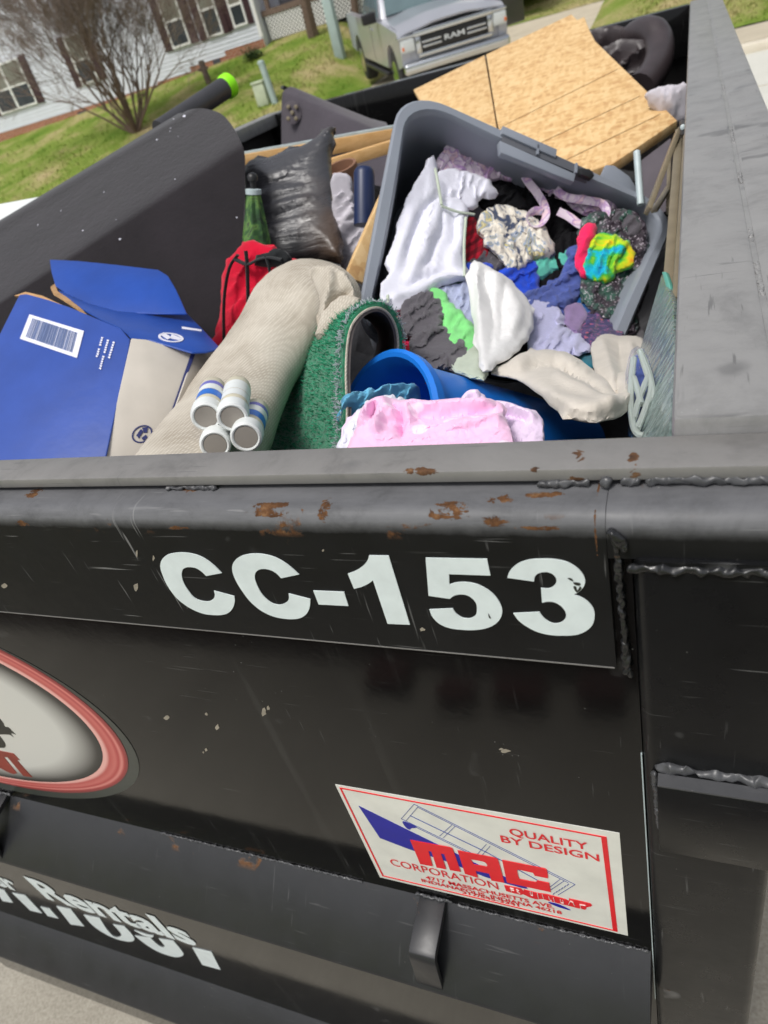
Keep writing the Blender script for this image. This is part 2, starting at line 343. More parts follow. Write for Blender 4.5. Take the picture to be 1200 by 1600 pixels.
MT['twig'] = plain('twig_bark', S(120, 106, 96), .9, .25, 10)
MT['utility'] = plain('pale_green_steel', S(164, 182, 178), .5, .1, 6)
MT['utility2'] = plain('pale_sage_box', S(180, 190, 164), .6, .12, 6)
MT['post_wood'] = plain('weathered_post', S(110, 96, 88), .9, .2, 10)
MT['deck_wood'] = plain('porch_wood', S(116, 98, 86), .8, .2, 8)
MT['charcoal'] = plain('charcoal_cushion', S(74, 76, 84), .7, .2, 8)
MT['dark_brick'] = plain('red_edging', S(92, 40, 36), .8, .3, 12, 60, .4, .006)
MT['car_paint'] = plain('silver_paint', S(168, 170, 178), .3, .05, 3, metal=.2, coat=.7)
MT['car_dark'] = plain('dark_grey_paint', S(66, 66, 70), .35, .08, 3, metal=.3, coat=.6)
MT['chrome'] = plain('chrome', S(205, 208, 212), .16, .05, 5, metal=1.0)
MT['car_black'] = plain('black_trim', (.012, .012, .013, 1), .4, .2)
MT['car_glass'] = plain('windscreen_glass', S(92, 112, 116), .06, .25, 1.5, spec=.8)
MT['lamp'] = NT('headlamp_lens').set(col=S(200, 205, 205), rough=.08, spec=.8)
MT['amber'] = plain('amber_lens', S(220, 120, 70), .2, .1)
MT['tyre'] = plain('tyre_rubber', (.02, .02, .02, 1), .8, .3)

# ------------------------------------------------------------------ mesh helpers
def link(name, V, F, mat, parent=None, smooth=True, label=None, cat=None, group=None, kind=None, origin=None, bevel=0, bseg=2, weld=False):
    V = np.asarray(V, float)
    if parent is not None:
        o0 = np.zeros(3); p = parent
        while p is not None: o0 = o0 + np.array(p.location); p = p.parent
    else:
        o0 = np.array(origin) if origin is not None else np.array([V[:, 0].mean(), V[:, 1].mean(), V[:, 2].min()])
    me = bpy.data.meshes.new(name); me.from_pydata([tuple(v) for v in (V - o0)], [], [tuple(int(i) for i in f) for f in F]); me.validate()
    bm = bmesh.new(); bm.from_mesh(me)
    if weld: bmesh.ops.remove_doubles(bm, verts=bm.verts, dist=1e-5)
    bmesh.ops.recalc_face_normals(bm, faces=bm.faces)
    if bevel:
        es = [e for e in bm.edges if len(e.link_faces) == 2 and e.calc_face_angle(0) > rad(28)]
        bmesh.ops.bevel(bm, geom=es, offset=bevel, segments=bseg, affect='EDGES', profile=.5, clamp_overlap=True)
    bm.to_mesh(me); bm.free()
    if smooth:
        me.polygons.foreach_set('use_smooth', [True] * len(me.polygons))
        try: me.set_sharp_from_angle(angle=rad(38))
        except Exception: pass
    me.materials.append(MT[mat] if isinstance(mat, str) else mat)
    ob = bpy.data.objects.new(name, me); COL.objects.link(ob)
    if parent is not None: ob.parent = parent
    else: ob.location = o0
    tag(ob, label, cat, group, kind)
    return ob
def tag(o, label=None, cat=None, group=None, kind=None):
    if label: o['label'] = label
    if cat: o['category'] = cat
    if group: o['group'] = group
    if kind: o['kind'] = kind
    return o
def thing(name, label, cat, loc, group=None):
    o = bpy.data.objects.new(name, None); COL.objects.link(o); o.location = tuple(loc); o.empty_display_size = .05
    return tag(o, label, cat, group)
def copy_tree(o, parent=None):
    c = o.copy(); COL.objects.link(c); c.parent = parent
    for ch in list(o.children): copy_tree(ch, c)
    return c
BOXF = [(0, 1, 3, 2), (4, 6, 7, 5), (0, 4, 5, 1), (2, 3, 7, 6), (0, 2, 6, 4), (1, 5, 7, 3)]
def boxv(x0, x1, y0, y1, z0, z1):
    return [(x, y, z) for x in (x0, x1) for y in (y0, y1) for z in (z0, z1)]
class MB:
    def __init__(s): s.V = []; s.F = []
    def add(s, V, F):
        k = len(s.V); s.V += [tuple(v) for v in V]; s.F += [tuple(i + k for i in f) for f in F]; return s
    def box(s, *a): return s.add(boxv(*a), BOXF)
    def bar(s, p, q, wd, ht, up=(0, 0, 1)):
        p, q = np.array(p, float), np.array(q, float); d = q - p; d /= np.linalg.norm(d)
        a = np.cross(d, up); a /= np.linalg.norm(a) + 1e-9; b = np.cross(a, d)
        V = [c + a * wd / 2 * i + b * ht / 2 * j for c in (p, q) for i in (-1, 1) for j in (-1, 1)]
        return s.add(V, BOXF)
    def tube(s, P, R, seg=10, cap=True, sq=None):
        V, F = tube(P, R, seg, cap, sq); return s.add(V, F)
    def link(s, name, mat, parent=None, **k): return link(name, s.V, s.F, mat, parent, **k)
def tube(P, R, seg=10, cap=True, sq=None, up=None):
    P = [np.array(p, float) for p in P]; n = len(P); R = [R] * n if not hasattr(R, '__len__') else R
    V, F = [], []; a = None
    for i in range(n):
        d = P[min(i + 1, n - 1)] - P[max(i - 1, 0)]; d /= np.linalg.norm(d) + 1e-12
        if a is None:
            u = np.array(up if up is not None else ((0, 0, 1) if abs(d[2]) < .9 else (1, 0, 0)), float); a = np.cross(d, u)
        else: a = a - d * np.dot(a, d)
        a /= np.linalg.norm(a) + 1e-12; b = np.cross(a, d)
        for k in range(seg):
            t = 2 * math.pi * k / seg; ra = R[i] if not hasattr(R[i], '__len__') else None
            rx, ry = (R[i], R[i]) if ra is not None else R[i]
            V.append(P[i] + a * math.cos(t) * rx + b * math.sin(t) * ry)
    for i in range(n - 1):
        for k in range(seg):
            F.append((i * seg + k, i * seg + (k + 1) % seg, (i + 1) * seg + (k + 1) % seg, (i + 1) * seg + k))
    if cap: F.append(tuple(range(seg - 1, -1, -1))); F.append(tuple(range((n - 1) * seg, n * seg)))
    return V, F
def lathe(prof, c, axis, seg=24, cap0=True, cap1=True):
    """prof: (distance along axis, radius)"""
    axis = np.array(axis, float); axis /= np.linalg.norm(axis); c = np.array(c, float)
    return tube_ax([c + axis * d for d, _ in prof], [r for _, r in prof], axis, seg, cap0, cap1)
def tube_ax(P, R, axis, seg, cap0, cap1):
    u = np.array((0, 0, 1.) if abs(axis[2]) < .9 else (1., 0, 0)); a = np.cross(axis, u); a /= np.linalg.norm(a); b = np.cross(a, axis)
    V, F = [], []
    for p, r in zip(P, R):
        for k in range(seg):
            t = 2 * math.pi * k / seg; V.append(p + a * math.cos(t) * r + b * math.sin(t) * r)
    for i in range(len(P) - 1):
        for k in range(seg): F.append((i * seg + k, i * seg + (k + 1) % seg, (i + 1) * seg + (k + 1) % seg, (i + 1) * seg + k))
    if cap0: F.append(tuple(range(seg - 1, -1, -1)))
    if cap1: F.append(tuple(range((len(P) - 1) * seg, len(P) * seg)))
    return V, F
def sheet(G, th, nrm=None):
    """grid of points -> closed sheet of thickness th (offset along the surface normal, away from nrm side)"""
    G = np.array(G, float); m, n = G.shape[:2]
    du = np.gradient(G, axis=0); dv = np.gradient(G, axis=1); N = np.cross(du, dv); N /= np.linalg.norm(N, axis=2, keepdims=True) + 1e-12
    B = G + N * th
    V = list(G.reshape(-1, 3)) + list(B.reshape(-1, 3)); F = []; k = m * n
    for i in range(m - 1):
        for j in range(n - 1):
            q = (i * n + j, i * n + j + 1, (i + 1) * n + j + 1, (i + 1) * n + j); F.append(q); F.append(tuple(x + k for x in reversed(q)))
    for i in range(m - 1):
        for j in (0, n - 1): F.append((i * n + j, (i + 1) * n + j, (i + 1) * n + j + k, i * n + j + k))
    for j in range(n - 1):
        for i in (0, m - 1): F.append((i * n + j, i * n + j + 1, i * n + j + 1 + k, i * n + j + k))
    return V, F
def catmull(P, sub=4, closed=True):
    """points; a third entry marks a corner"""
    n = len(P); out = []
    xy = [np.array(p[:2], float) for p in P]; cor = [len(p) > 2 for p in P]
    for i in range(n if closed else n - 1):
        a, b = xy[i], xy[(i + 1) % n]
        pa = a if (cor[i] or (not closed and i == 0)) else xy[i - 1]
        pb = b if (cor[(i + 1) % n] or (not closed and i == n - 2)) else xy[(i + 2) % n]
        ma = (b - pa) / 2; mb = (pb - a) / 2
        if cor[i] and cor[(i + 1) % n]: out.append(a); continue
        for k in range(sub):
            t = k / sub; out.append((2*t**3-3*t*t+1)*a + (t**3-2*t*t+t)*ma + (-2*t**3+3*t*t)*b + (t**3-t*t)*mb)
    if not closed: out.append(xy[-1])
    return np.array(out)
def cdt(loop, holes=(), inner=None):
    pts = [Vector((float(p[0]), float(p[1]))) for p in loop]
    edges = [(i, (i + 1) % len(loop)) for i in range(len(loop))]
    for h in holes:
        k = len(pts); pts += [Vector((float(p[0]), float(p[1]))) for p in h]; edges += [(k + i, k + (i + 1) % len(h)) for i in range(len(h))]
    if inner is not None: pts += [Vector((float(p[0]), float(p[1]))) for p in inner]
    v, e, f, *_ = delaunay_2d_cdt(pts, edges, [], 1, 1e-9)
    v = np.array([(p.x, p.y) for p in v]); f = [tuple(t) for t in f]
    if holes: f = [t for t in f if not any(inside(h, v[list(t)].mean(0)) for h in holes)]
    return v, f
def inside(poly, p):
    poly = np.asarray(poly); x, y = p; xi, yi = poly[:, 0], poly[:, 1]; xj, yj = np.roll(xi, 1), np.roll(yi, 1)
    c = ((yi > y) != (yj > y)) & (x < (xj - xi) * (y - yi) / (yj - yi + 1e-15) + xi); return bool(c.sum() % 2)
def inside_many(poly, P):
    poly = np.asarray(poly); xi, yi = poly[:, 0], poly[:, 1]; xj, yj = np.roll(xi, 1), np.roll(yi, 1)
    x = P[:, 0][:, None]; y = P[:, 1][:, None]
    c = ((yi > y) != (yj > y)) & (x < (xj - xi) * (y - yi) / (yj - yi + 1e-15) + xi); return c.sum(1) % 2 == 1
def dist_poly(poly, P):
    A = np.asarray(poly); B = np.roll(A, -1, 0); d = B - A; L = (d ** 2).sum(1) + 1e-12
    t = np.clip(((P[:, None, :] - A) * d).sum(2) / L, 0, 1); q = A + t[..., None] * d; return np.sqrt(((P[:, None, :] - q) ** 2).sum(2)).min(1)
def extrude(v3, f, vec):
    """flat triangles -> solid"""
    v3 = np.asarray(v3, float); n = len(v3); V = np.vstack([v3, v3 + np.asarray(vec)]); F = [tuple(t) for t in f] + [tuple(i + n for i in reversed(t)) for t in f]
    cnt = {}
    for t in f:
        for i in range(len(t)):
            a, b = t[i], t[(i + 1) % len(t)]; cnt[(a, b)] = 1
    for a, b in cnt:
        if (b, a) not in cnt: F.append((a, b, b + n, a + n))
    return V, F
def slab(name, outline, pl, th, mat, parent=None, sub=1, bevel=.0015, **k):
    loop = catmull(outline, sub) if sub > 1 else np.array([p[:2] for p in outline], float)
    v, f = cdt(loop); v3 = np.array([onpl(x, y, pl) for x, y in v]); V, F = extrude(v3, f, -pl[1] * th)
    return link(name, V, F, mat, parent, bevel=bevel, **k)
def wallprint(name, outlines, mat, parent, lift=.0006, sub=5, Y=0.0, holes=(), px=True, th=.0005):
    """flat print cut to an outline and laid on the wall plane y = Y"""
    mb = MB()
    for ol in outlines:
        loop = catmull(ol, sub); hs_ = [catmull(h, sub) for h in holes]
        if px:
            loop = [wl(x, y, Y) for x, y in loop]; hs_ = [[wl(x, y, Y) for x, y in h] for h in hs_]
        v, f = cdt(loop, hs_); v3 = np.array([(x, Y - lift, z) for x, z in v]); V, F = extrude(v3, f, (0, th, 0)); mb.add(V, F)
    return mb.link(name, mat, parent, smooth=False)
def text_mesh(s, bold=0.0, shear=0.0):
    c = bpy.data.curves.new('t', 'FONT'); c.body = s; c.offset = bold; c.shear = shear; c.resolution_u = 3
    o = bpy.data.objects.new('t', c); COL.objects.link(o); dg = bpy.context.evaluated_depsgraph_get(); dg.update()
    me = o.evaluated_get(dg).to_mesh(); V = np.array([v.co[:] for v in me.vertices]); F = [tuple(p.vertices) for p in me.polygons]
    o.evaluated_get(dg).to_mesh_clear(); bpy.data.objects.remove(o); bpy.data.curves.remove(c); return V, F
def fit_text(name, s, O, U, W, nrm, mat, parent, bold=0.0, lift=.0006, **k):
    """lettering laid out from O, U = full width vector, W = capital height vector"""
    V, F = text_mesh(s, bold); O, U, W, nrm = map(lambda a: np.array(a, float), (O, U, W, nrm))
    x0, x1 = V[:, 0].min(), V[:, 0].max(); capV, _ = text_mesh('H', bold); y0, y1 = capV[:, 1].min(), capV[:, 1].max()
    P = O + np.outer((V[:, 0] - x0) / (x1 - x0), U) + np.outer((V[:, 1] - y0) / (y1 - y0), W) + nrm * lift
    return link(name, P, F, mat, parent, smooth=False, **k)
def wall_text(name, s, bl, br, tl, mat, parent, bold=0.0, lift=.0012, Y=0.0):
    a, b, c = [np.array((wl(*p, Y)[0], Y, wl(*p, Y)[1])) for p in (bl, br, tl)]
    U = np.array((b[0] - a[0], 0, 0)); W = np.array((0, 0, c[2] - a[2]))
    return fit_text(name, s, a, U, W, (0, -1, 0), mat, parent, bold, lift)
def bead(name, p, q, r, parent, mat='weld', step=None, seed=0, flat=1.0):
    """a hand-laid weld: overlapping ripples of uneven width"""
    rnd = random.Random(seed); p, q = np.array(p, float), np.array(q, float); L = np.linalg.norm(q - p); n = max(12, int(L / (r * .18))); r *= .52
    P, R = [], []
    for i in range(n + 1):
        t = i / n; o = seed * 7.7; s_ = t * L / r
        j = np.array([noise.noise(Vector((s_ * .35, o, k))) for k in (1, 4, 8)]) * r * .35
        P.append(p + (q - p) * t + j); R.append(r * (.85 + .10 * ((s_ * .4) % 1.0) + .55 * noise.noise(Vector((s_ * .22, o, 2)))) * (.45 if i in (0, n) else (.8 if i in (1, n - 1) else 1)))
    V, F = tube(P, R, 16); V = [np.array(v_) + np.array([noise.noise(Vector(np.array(v_) / r * .55) + Vector((k, seed, 0))) for k in (0, 5, 9)]) * r * .75 for v_ in V]; o_ = link(name, V, F, mat, parent); o_.data.polygons.foreach_set('use_smooth', [True] * len(o_.data.polygons))
    at_ = o_.data.attributes.get('sharp_edge')
    if at_: o_.data.attributes.remove(at_)
    return o_

# load surface: depth (world Y) of the heap as seen along each sight line, from surveyed spots
_A, _B, _C = at(630,137,.85), at(1056,331,1.0), at(556,526,.55); _N = np.cross(_B - _A, _C - _A); _N /= np.linalg.norm(_N)
def mouthY(x, y): return onpl(x, y, (_A, _N))[1]
CP = np.array([(x, y, mouthY(x, y) + d) for x, y, d in ((640,200,.06),(690,240,.10),(800,262,.12),(960,335,.06),(1000,400,.03),(612,430,.03),(640,300,.07),(730,400,.06),(850,400,.08),(930,440,.05),(975,520,.01),(625,510,-.02),(700,490,0),(800,490,.02),(880,520,0))] +
              [(660,580,.44),(760,580,.46),(850,600,.42),(960,600,.42),(940,660,.30),(680,680,.20),(560,690,.18),(830,690,.2),(880,640,.34),(790,610,.40)], float)
def _rbf():
    P = CP[:, :2] / 500; n = len(P); d2 = ((P[:, None] - P[None]) ** 2).sum(2); K = np.where(d2 > 0, .5 * d2 * np.log(d2 + 1e-12), 0) + np.eye(n) * .01
    A = np.block([[K, np.c_[np.ones(n), P]], [np.c_[np.ones(n), P].T, np.zeros((3, 3))]]); w_ = np.linalg.solve(A, np.r_[CP[:, 2], 0, 0, 0]); return P, w_
_RP, _RW = _rbf()
def surfY(Q):
    Q = np.asarray(Q, float) / 500; d2 = ((Q[:, None] - _RP[None]) ** 2).sum(2); K = np.where(d2 > 0, .5 * d2 * np.log(d2 + 1e-12), 0)
    return np.clip(K @ _RW[:-3] + _RW[-3] + Q @ _RW[-2:], .06, 1.5)
def nz(p, s, o=0): return noise.noise(Vector((p[0] * s + o, p[1] * s - o, o * .37)))
def garment(name, outline, mat, lift=0.0, bulge=.012, fold=.006, wl_=26, ang=40, edge=12, seed=0, step=2.9, th=.0022, crump=.012, sub=3, parent=None, yfun=None, grow=7.5, folds=(), **k):
    """a crumpled piece of cloth: outline draped on the heap, thrown into long folds and small creases, closed underneath"""
    loop = catmull(outline, sub)
    t_ = np.roll(loop, -1, 0) - np.roll(loop, 1, 0); nr = np.c_[t_[:, 1], -t_[:, 0]]; nr /= np.linalg.norm(nr, axis=1, keepdims=True) + 1e-9
    area = .5 * np.sum(loop[:, 0] * np.roll(loop[:, 1], -1) - np.roll(loop[:, 0], -1) * loop[:, 1]); nr *= 1 if area > 0 else -1
    loop = loop + nr * np.array([grow + min(grow, 3) * 1.1 * nz(p, .075, seed + 5) for p in loop])[:, None]
    mn, mx = loop.min(0), loop.max(0); rnd = random.Random(seed + 11)
    gx, gy = np.meshgrid(np.arange(mn[0], mx[0], step), np.arange(mn[1], mx[1], step)); G = np.c_[gx.ravel(), gy.ravel()]
    G = G + np.array([[rnd.uniform(-.3, .3) * step, rnd.uniform(-.3, .3) * step] for _ in range(len(G))])
    G = G[inside_many(loop, G)]; G = G[dist_poly(loop, G) > step * .6] if len(G) else G
    v, f = cdt(loop, inner=G)
    d = dist_poly(loop, v); u = np.clip(d / edge, 0, 1); prof = np.sqrt(1 - (1 - u) ** 2)
    Y = (yfun or surfY)(v); P = np.array([at(x, y, yy) for (x, y), yy in zip(v, Y)])
    c = P.mean(0); n = CAM - c; dist = np.dot(c - CAM, RC[2]); n /= np.linalg.norm(n); n = n * .8 + np.array((0, 0, .35)); n /= np.linalg.norm(n)
    k1 = 1.20 + fold * 34; k2 = 1.04 + crump * 12
    if k1 < 1.13 and crump < .001: X = np.c_[v, np.zeros(len(v))]
    else: X = drape(v, f, d, u, bulge * (.6 if len(v) < 900 else 1.0) * prof * FPX / dist, k1, k2, rad(ang), seed, wl_)
    for pl_, hh, ww in folds:                    # the large folds one by one: line, height, width
        c_ = catmull(pl_, 6, False); A_, B_ = c_[:-1], c_[1:]; D_ = B_ - A_; L_ = (D_ ** 2).sum(1) + 1e-9
        Q_ = X[:, :2] + np.c_[[nz(p, .03, seed) * 5 for p in v], [nz(p, .03, seed + 3) * 5 for p in v]]
        t_ = ((Q_[:, None] - A_) * D_).sum(2) / L_; tc = np.clip(t_, 0, 1); q_ = A_ + tc[..., None] * D_
        d2 = ((Q_[:, None] - q_) ** 2).sum(2); k_ = d2.argmin(1); dd = np.sqrt(d2.min(1)); s_ = (k_ + tc[np.arange(len(k_)), k_]) / len(A_)
        taper = np.minimum(1, np.minimum(s_, 1 - s_) * 5 + .25)
        g = np.exp(-(dd / ww) ** 2) if hh > 0 else np.exp(-(dd / ww) ** 1.3)
        X[:, 2] += hh * FPX / dist * g * taper * (.25 + .75 * u)
    Y = (yfun or surfY)(X[:, :2]); P = np.array([at(x, y, yy) for (x, y), yy in zip(X[:, :2], Y)])
    z = X[:, 2] * dist / FPX
    top = P + n * (lift + z)[:, None]
    bot = top - n * th
    V, F = extrude(top, f, (0, 0, 0)); V = np.vstack([top, bot])
    return link(name, V, F, mat, parent, **k)

def drape(v, f, d, u, floor, k1, k2, A, seed, wl_):
    """small cloth solver: a piece of cloth larger than the patch it lies on buckles into folds over the heap below"""
    T = np.array(f); E = np.vstack([T[:, [0, 1]], T[:, [1, 2]], T[:, [2, 0]]]); Es = np.sort(E, 1)
    key = Es[:, 0].astype(np.int64) * 100000 + Es[:, 1]; opp = np.r_[T[:, 2], T[:, 0], T[:, 1]]
    o_ = np.argsort(key, kind='stable'); ks = key[o_]; same = ks[1:] == ks[:-1]
    bend = np.c_[opp[o_[:-1]][same], opp[o_[1:]][same]]
    uniq = np.unique(key); E = np.c_[uniq // 100000, uniq % 100000]
    n = len(v); rq = np.random.RandomState(seed * 7 + 1)
    ca, sa = math.cos(A), math.sin(A)
    uu = .25 + .75 * np.clip(d / 9.0, 0, 1)
    def rest(I):
        m_ = .5 * (uu[I[:, 0]] + uu[I[:, 1]]); k1_, k2_ = 1.02 + (k1 - 1.02) * m_, 1.02 + (k2 - 1.02) * m_
        e = v[I[:, 1]] - v[I[:, 0]]; a = (ca * e[:, 0] + sa * e[:, 1]) * k1_; b_ = (-sa * e[:, 0] + ca * e[:, 1]) * k2_; return np.sqrt(a * a + b_ * b_)
    LE, LB = rest(E), rest(bend)
    I0 = np.r_[E[:, 0], bend[:, 0]]; I1 = np.r_[E[:, 1], bend[:, 1]]; L0 = np.r_[LE, LB]; W = np.r_[np.full(len(E), .5), np.full(len(bend), .2)]
    cnt = np.bincount(np.r_[I0, I1], minlength=n).astype(float); cnt = np.maximum(cnt, 1)
    X = np.zeros((n, 3)); X[:, :2] = v
    s_ = (ca * v[:, 0] + sa * v[:, 1]) / wl_; q_ = (-sa * v[:, 0] + ca * v[:, 1]) / (wl_ * 3.2)
    X[:, 2] = floor + np.array([5 + 13 * noise.noise(Vector((a * .95, b_, seed * 1.9))) + 3.5 * noise.noise(Vector((a * 2.6, b_ * 3, seed + 3.3))) for a, b_ in zip(s_, q_)]) * (.2 + .8 * u)
    edge = d < 1e-6; pin = np.where(edge, .30, .004)[:, None]
    for it in range(150):
        D_ = X[I1] - X[I0]; L = np.sqrt((D_ ** 2).sum(1)) + 1e-9; C = (D_ * ((L - L0) / L * W)[:, None])
        for k in range(3): X[:, k] += (np.bincount(I0, C[:, k], n) - np.bincount(I1, C[:, k], n)) / cnt * 1.6
        X[:, :2] += (v - X[:, :2]) * pin
        X[:, 2] -= .035 + .006 * np.maximum(0, X[:, 2] - floor - 16)
        X[:, 2] = np.maximum(X[:, 2], floor * .92 - 9 * (1 - np.clip(d / 7.0, 0, 1)) ** 1.5)
        X[:, 2] -= np.where(d < 4, .05, 0)
    nb = np.bincount(np.r_[E[:, 0], E[:, 1]], minlength=n)
    for _ in range(1):
        for k in range(3):
            a = (np.bincount(E[:, 0], X[E[:, 1], k], n) + np.bincount(E[:, 1], X[E[:, 0], k], n)) / np.maximum(nb, 1)
            X[:, k] = np.where(edge & (k < 2), X[:, k], X[:, k] * .75 + a * .25)
    return X

# ------------------------------------------------------------------ setting: ground, road, kerb, pavement, lawn
KY = 13.6                                       # kerb line of the street on the far side
def gz(x, y):
    """height of the far lawn: level at the pavement, climbing to the house"""
    if y < 16: return .12
    t = y - 16; e = max(0.0, min(1.0, (x + 26) / 14.0)) * .45
    d = max(0.0, max(-7.9 - x, x + 2.2)); k = min(1.0, d / 2.5); k = k * k * (3 - 2 * k)      # the drive is graded flatter
    return .12 + (.186 * t + e * min(1, t / 8)) * k + .08 * t * (1 - k)
link('ground', [(-60, -40, -.02), (60, -40, -.02), (60, KY, -.02), (-60, KY, -.02)], [(0, 1, 2, 3)], 'concrete', smooth=False, kind='structure', origin=(0, 0, -.02))
link('road', [(-60, 3.4, -.016), (60, 3.4, -.016), (60, KY, -.016), (-60, KY, -.016)], [(0, 1, 2, 3)], 'road', smooth=False, kind='structure', origin=(0, 8, -.016))
mb = MB()
for yy in (5.4, 8.0, 10.6): mb.box(-60, 60, yy, yy + .03, -.03, -.012)
mb.link('road', 'walk', kind='structure', smooth=False)
link('driveway', [(-30, -.98, -.008), (30, -.98, -.008), (30, 3.4, -.008), (-30, 3.4, -.008)], [(0, 1, 2, 3)], 'concrete', smooth=False, kind='structure', origin=(0, 1, -.008))
link('reflection_darkener', [(-30, -2.6, -.004), (30, -2.6, -.004), (30, -1.13, -.004), (-30, -1.13, -.004)], [(0, 1, 2, 3)], 'darkener', smooth=False, kind='structure', origin=(0, -2, -.004))  # unseen dark strip, added to darken what the black paint mirrors
link('lawn', [(-40, -40, .0), (40, -40, .0), (40, -2.58, .0), (-40, -2.58, .0)], [(0, 1, 2, 3)], 'lawn', smooth=False, kind='structure', origin=(0, -5, 0))
link('kerb', boxv(-60, 60, KY, KY + .28, -.05, .11), BOXF, 'kerb', kind='structure', bevel=.03, origin=(0, KY, 0))
link('pavement', boxv(-60, 60, KY + .28, 16.0, -.05, .115), BOXF, 'walk', kind='structure', smooth=False, origin=(0, 15, 0))
DX0, DX1 = -7.9, -2.2                          # the drive that climbs to the pickup
def terrain(name, x0, x1, y0, y1, nx, ny, mat, dz=0.0, rough=.03, bl=None):
    V, F = [], []
    for j in range(ny + 1):
        for i in range(nx + 1):
            x = x0 + (x1 - x0) * i / nx; y = y0 + (y1 - y0) * j / ny
            z = gz(x, y) + dz + rough * noise.noise(Vector((x * .5, y * .5, 3)))
            V.append((x, y, z))
    for j in range(ny):
        for i in range(nx): k = j * (nx + 1) + i; F.append((k, k + 1, k + nx + 2, k + nx + 1))
    return link(name, V, F, mat, kind='structure', origin=((x0 + x1) / 2, y0, 0))
terrain('lawn', -70, DX0, 16.0, 60, 90, 60, 'lawn', .0)
terrain('lawn', DX1, 60, 16.0, 60, 60, 60, 'lawn', .0)
terrain('driveway', DX0, DX1, 16.0, 24.0, 8, 30, 'walk', -.01, .008)
terrain('lawn', DX0, DX1, 24.0, 60, 10, 40, 'lawn', .0)
# grass blades on the parts of the far lawn in view
rnd = random.Random(3); V, F = [], []
for i in range(52000):
    px_, py_ = rnd.uniform(-40, 1240), rnd.uniform(-60, 350)
    r = ray(px_, py_); t = None
    if r[1] <= 0: continue
    # march to the terrain
    lo, hi = 12.0, 34.0
    def h_(Y): q = CAM + r * (Y - CAM[1]) / r[1]; return q[2] - gz(q[0], q[1])
    if h_(hi) > 0: continue
    for _ in range(14):
        m_ = (lo + hi) / 2
        if h_(m_) > 0: lo = m_
        else: hi = m_
    q = CAM + r * (hi - CAM[1]) / r[1]; x, y = q[0], q[1]
    if y < 16.05 or (DX0 - .05 < x < DX1 + .05 and y < 24): continue
    z = gz(x, y) - .01; a = rnd.uniform(0, 6.28); wd = rnd.uniform(.012, .03); hh = rnd.uniform(.03, .085); k = len(V)
    ca, sa = math.cos(a) * wd, math.sin(a) * wd
    V += [(x - ca, y - sa, z), (x + ca, y + sa, z), (x + rnd.uniform(-.03, .03), y + rnd.uniform(-.03, .03), z + hh)]; F.append((k, k + 1, k + 2))
link('grass_blades', V, F, 'blade', smooth=False, kind='stuff', origin=(-6, 18, 0), label='short patchy green and straw coloured lawn grass')
# low red edging between the near drive and the near lawn (seen mirrored in the black paint)
ed = thing('garden_edging', 'loose row of dark red edging bricks along the added mulch behind the viewer', 'edging', (-.6, -1.05, 0))
b0 = None
for i, (x, wd_, y) in enumerate(((-.98, .15, -1.06), (-.72, .12, -1.02), (-.55, .16, -1.05), (-.30, .13, -1.08), (.02, .15, -1.04), (.30, .14, -1.07))):
    o = link('brick', boxv(x, x + wd_, y - .04, y + .04, -.02, .05), BOXF, 'dark_brick', ed, bevel=.012)
# ------------------------------------------------------------------ the dumpster
XL, XR, YB = -1.62, .05, 2.72
D = thing('dumpster', 'black steel open top dumpster heaped with household rubbish and numbered on its end', 'dumpster', (-.78, 1.3, 0))
SY0 = .004
MT['board_line'] = plain('board_line', S(150, 122, 84), .8, .15)
MT['chip'] = plain('bare_chip', S(150, 142, 128), .8, .3, 120)
def strip(prof, x0, x1, nx=1):
    """profile of (y, z) points swept along x, closed"""
    n = len(prof); V = [(x0 + (x1 - x0) * i / nx, y, z) for i in range(nx + 1) for y, z in prof]; F = []
    for i in range(nx):
        for k in range(n): F.append((i * n + k, i * n + (k + 1) % n, (i + 1) * n + (k + 1) % n, (i + 1) * n + k))
    F.append(tuple(range(n))); F.append(tuple(range(nx * n + n - 1, nx * n - 1, -1))); return V, F
arc = lambda cy, cz, r, a0, a1, n: [(cy + r * math.cos(rad(a0 + (a1 - a0) * i / n)), cz + r * math.sin(rad(a0 + (a1 - a0) * i / n))) for i in range(n + 1)]
# front wall sheet, top rail (deep box section whose face carries the number), rim bar
link('front_wall', boxv(XL, -.0262, .004, .012, .06, 1.515), BOXF, 'gloss', D, smooth=False)
ZF = 1.4125
XS = -.037
V, F = strip([(.05, ZF)] + [(.0, ZF)] + arc(.0105, 1.5095, .0105, 180, 90, 7) + [(.05, 1.52)], XL, XS); link('top_rail', V, F, 'railtop', D)
V, F = strip([(.05, 1.494), (-.0006, 1.494)] + arc(.0105, 1.5087, .0113, 180, 90, 7) + [(.05, 1.52)], XS + .0003, .13); link('corner_rail', V, F, 'railtop', D)
link('rim_bar', boxv(XL, .13, .0235, .052, 1.5235, 1.531), BOXF, 'rim', D, bevel=.0012)
link('rim_lip', boxv(XL, .13, .046, .0515, 1.40, 1.5232), BOXF, 'inner', D)
# welds of the rim bar
bead('weld_bead', (-.072, .0235, 1.5225), (-.045, .0235, 1.5225), .0040, D, seed=1, mat='weld')
bead('weld_bead', (-.040, .0235, 1.5225), (-.0365, .0215, 1.5225), .0052, D, seed=2, mat='weld')
bead('weld_bead', (-.031, .0245, 1.5225), (-.022, .0245, 1.5225), .0046, D, seed=3, mat='weld')
bead('weld_bead', (-.0195, .024, 1.523), (.06, .024, 1.523), .0042, D, seed=4, mat='weld')
bead('weld_bead', (-.315, .0245, 1.5215), (-.275, .0245, 1.5215), .0030, D, seed=5, mat='weld')
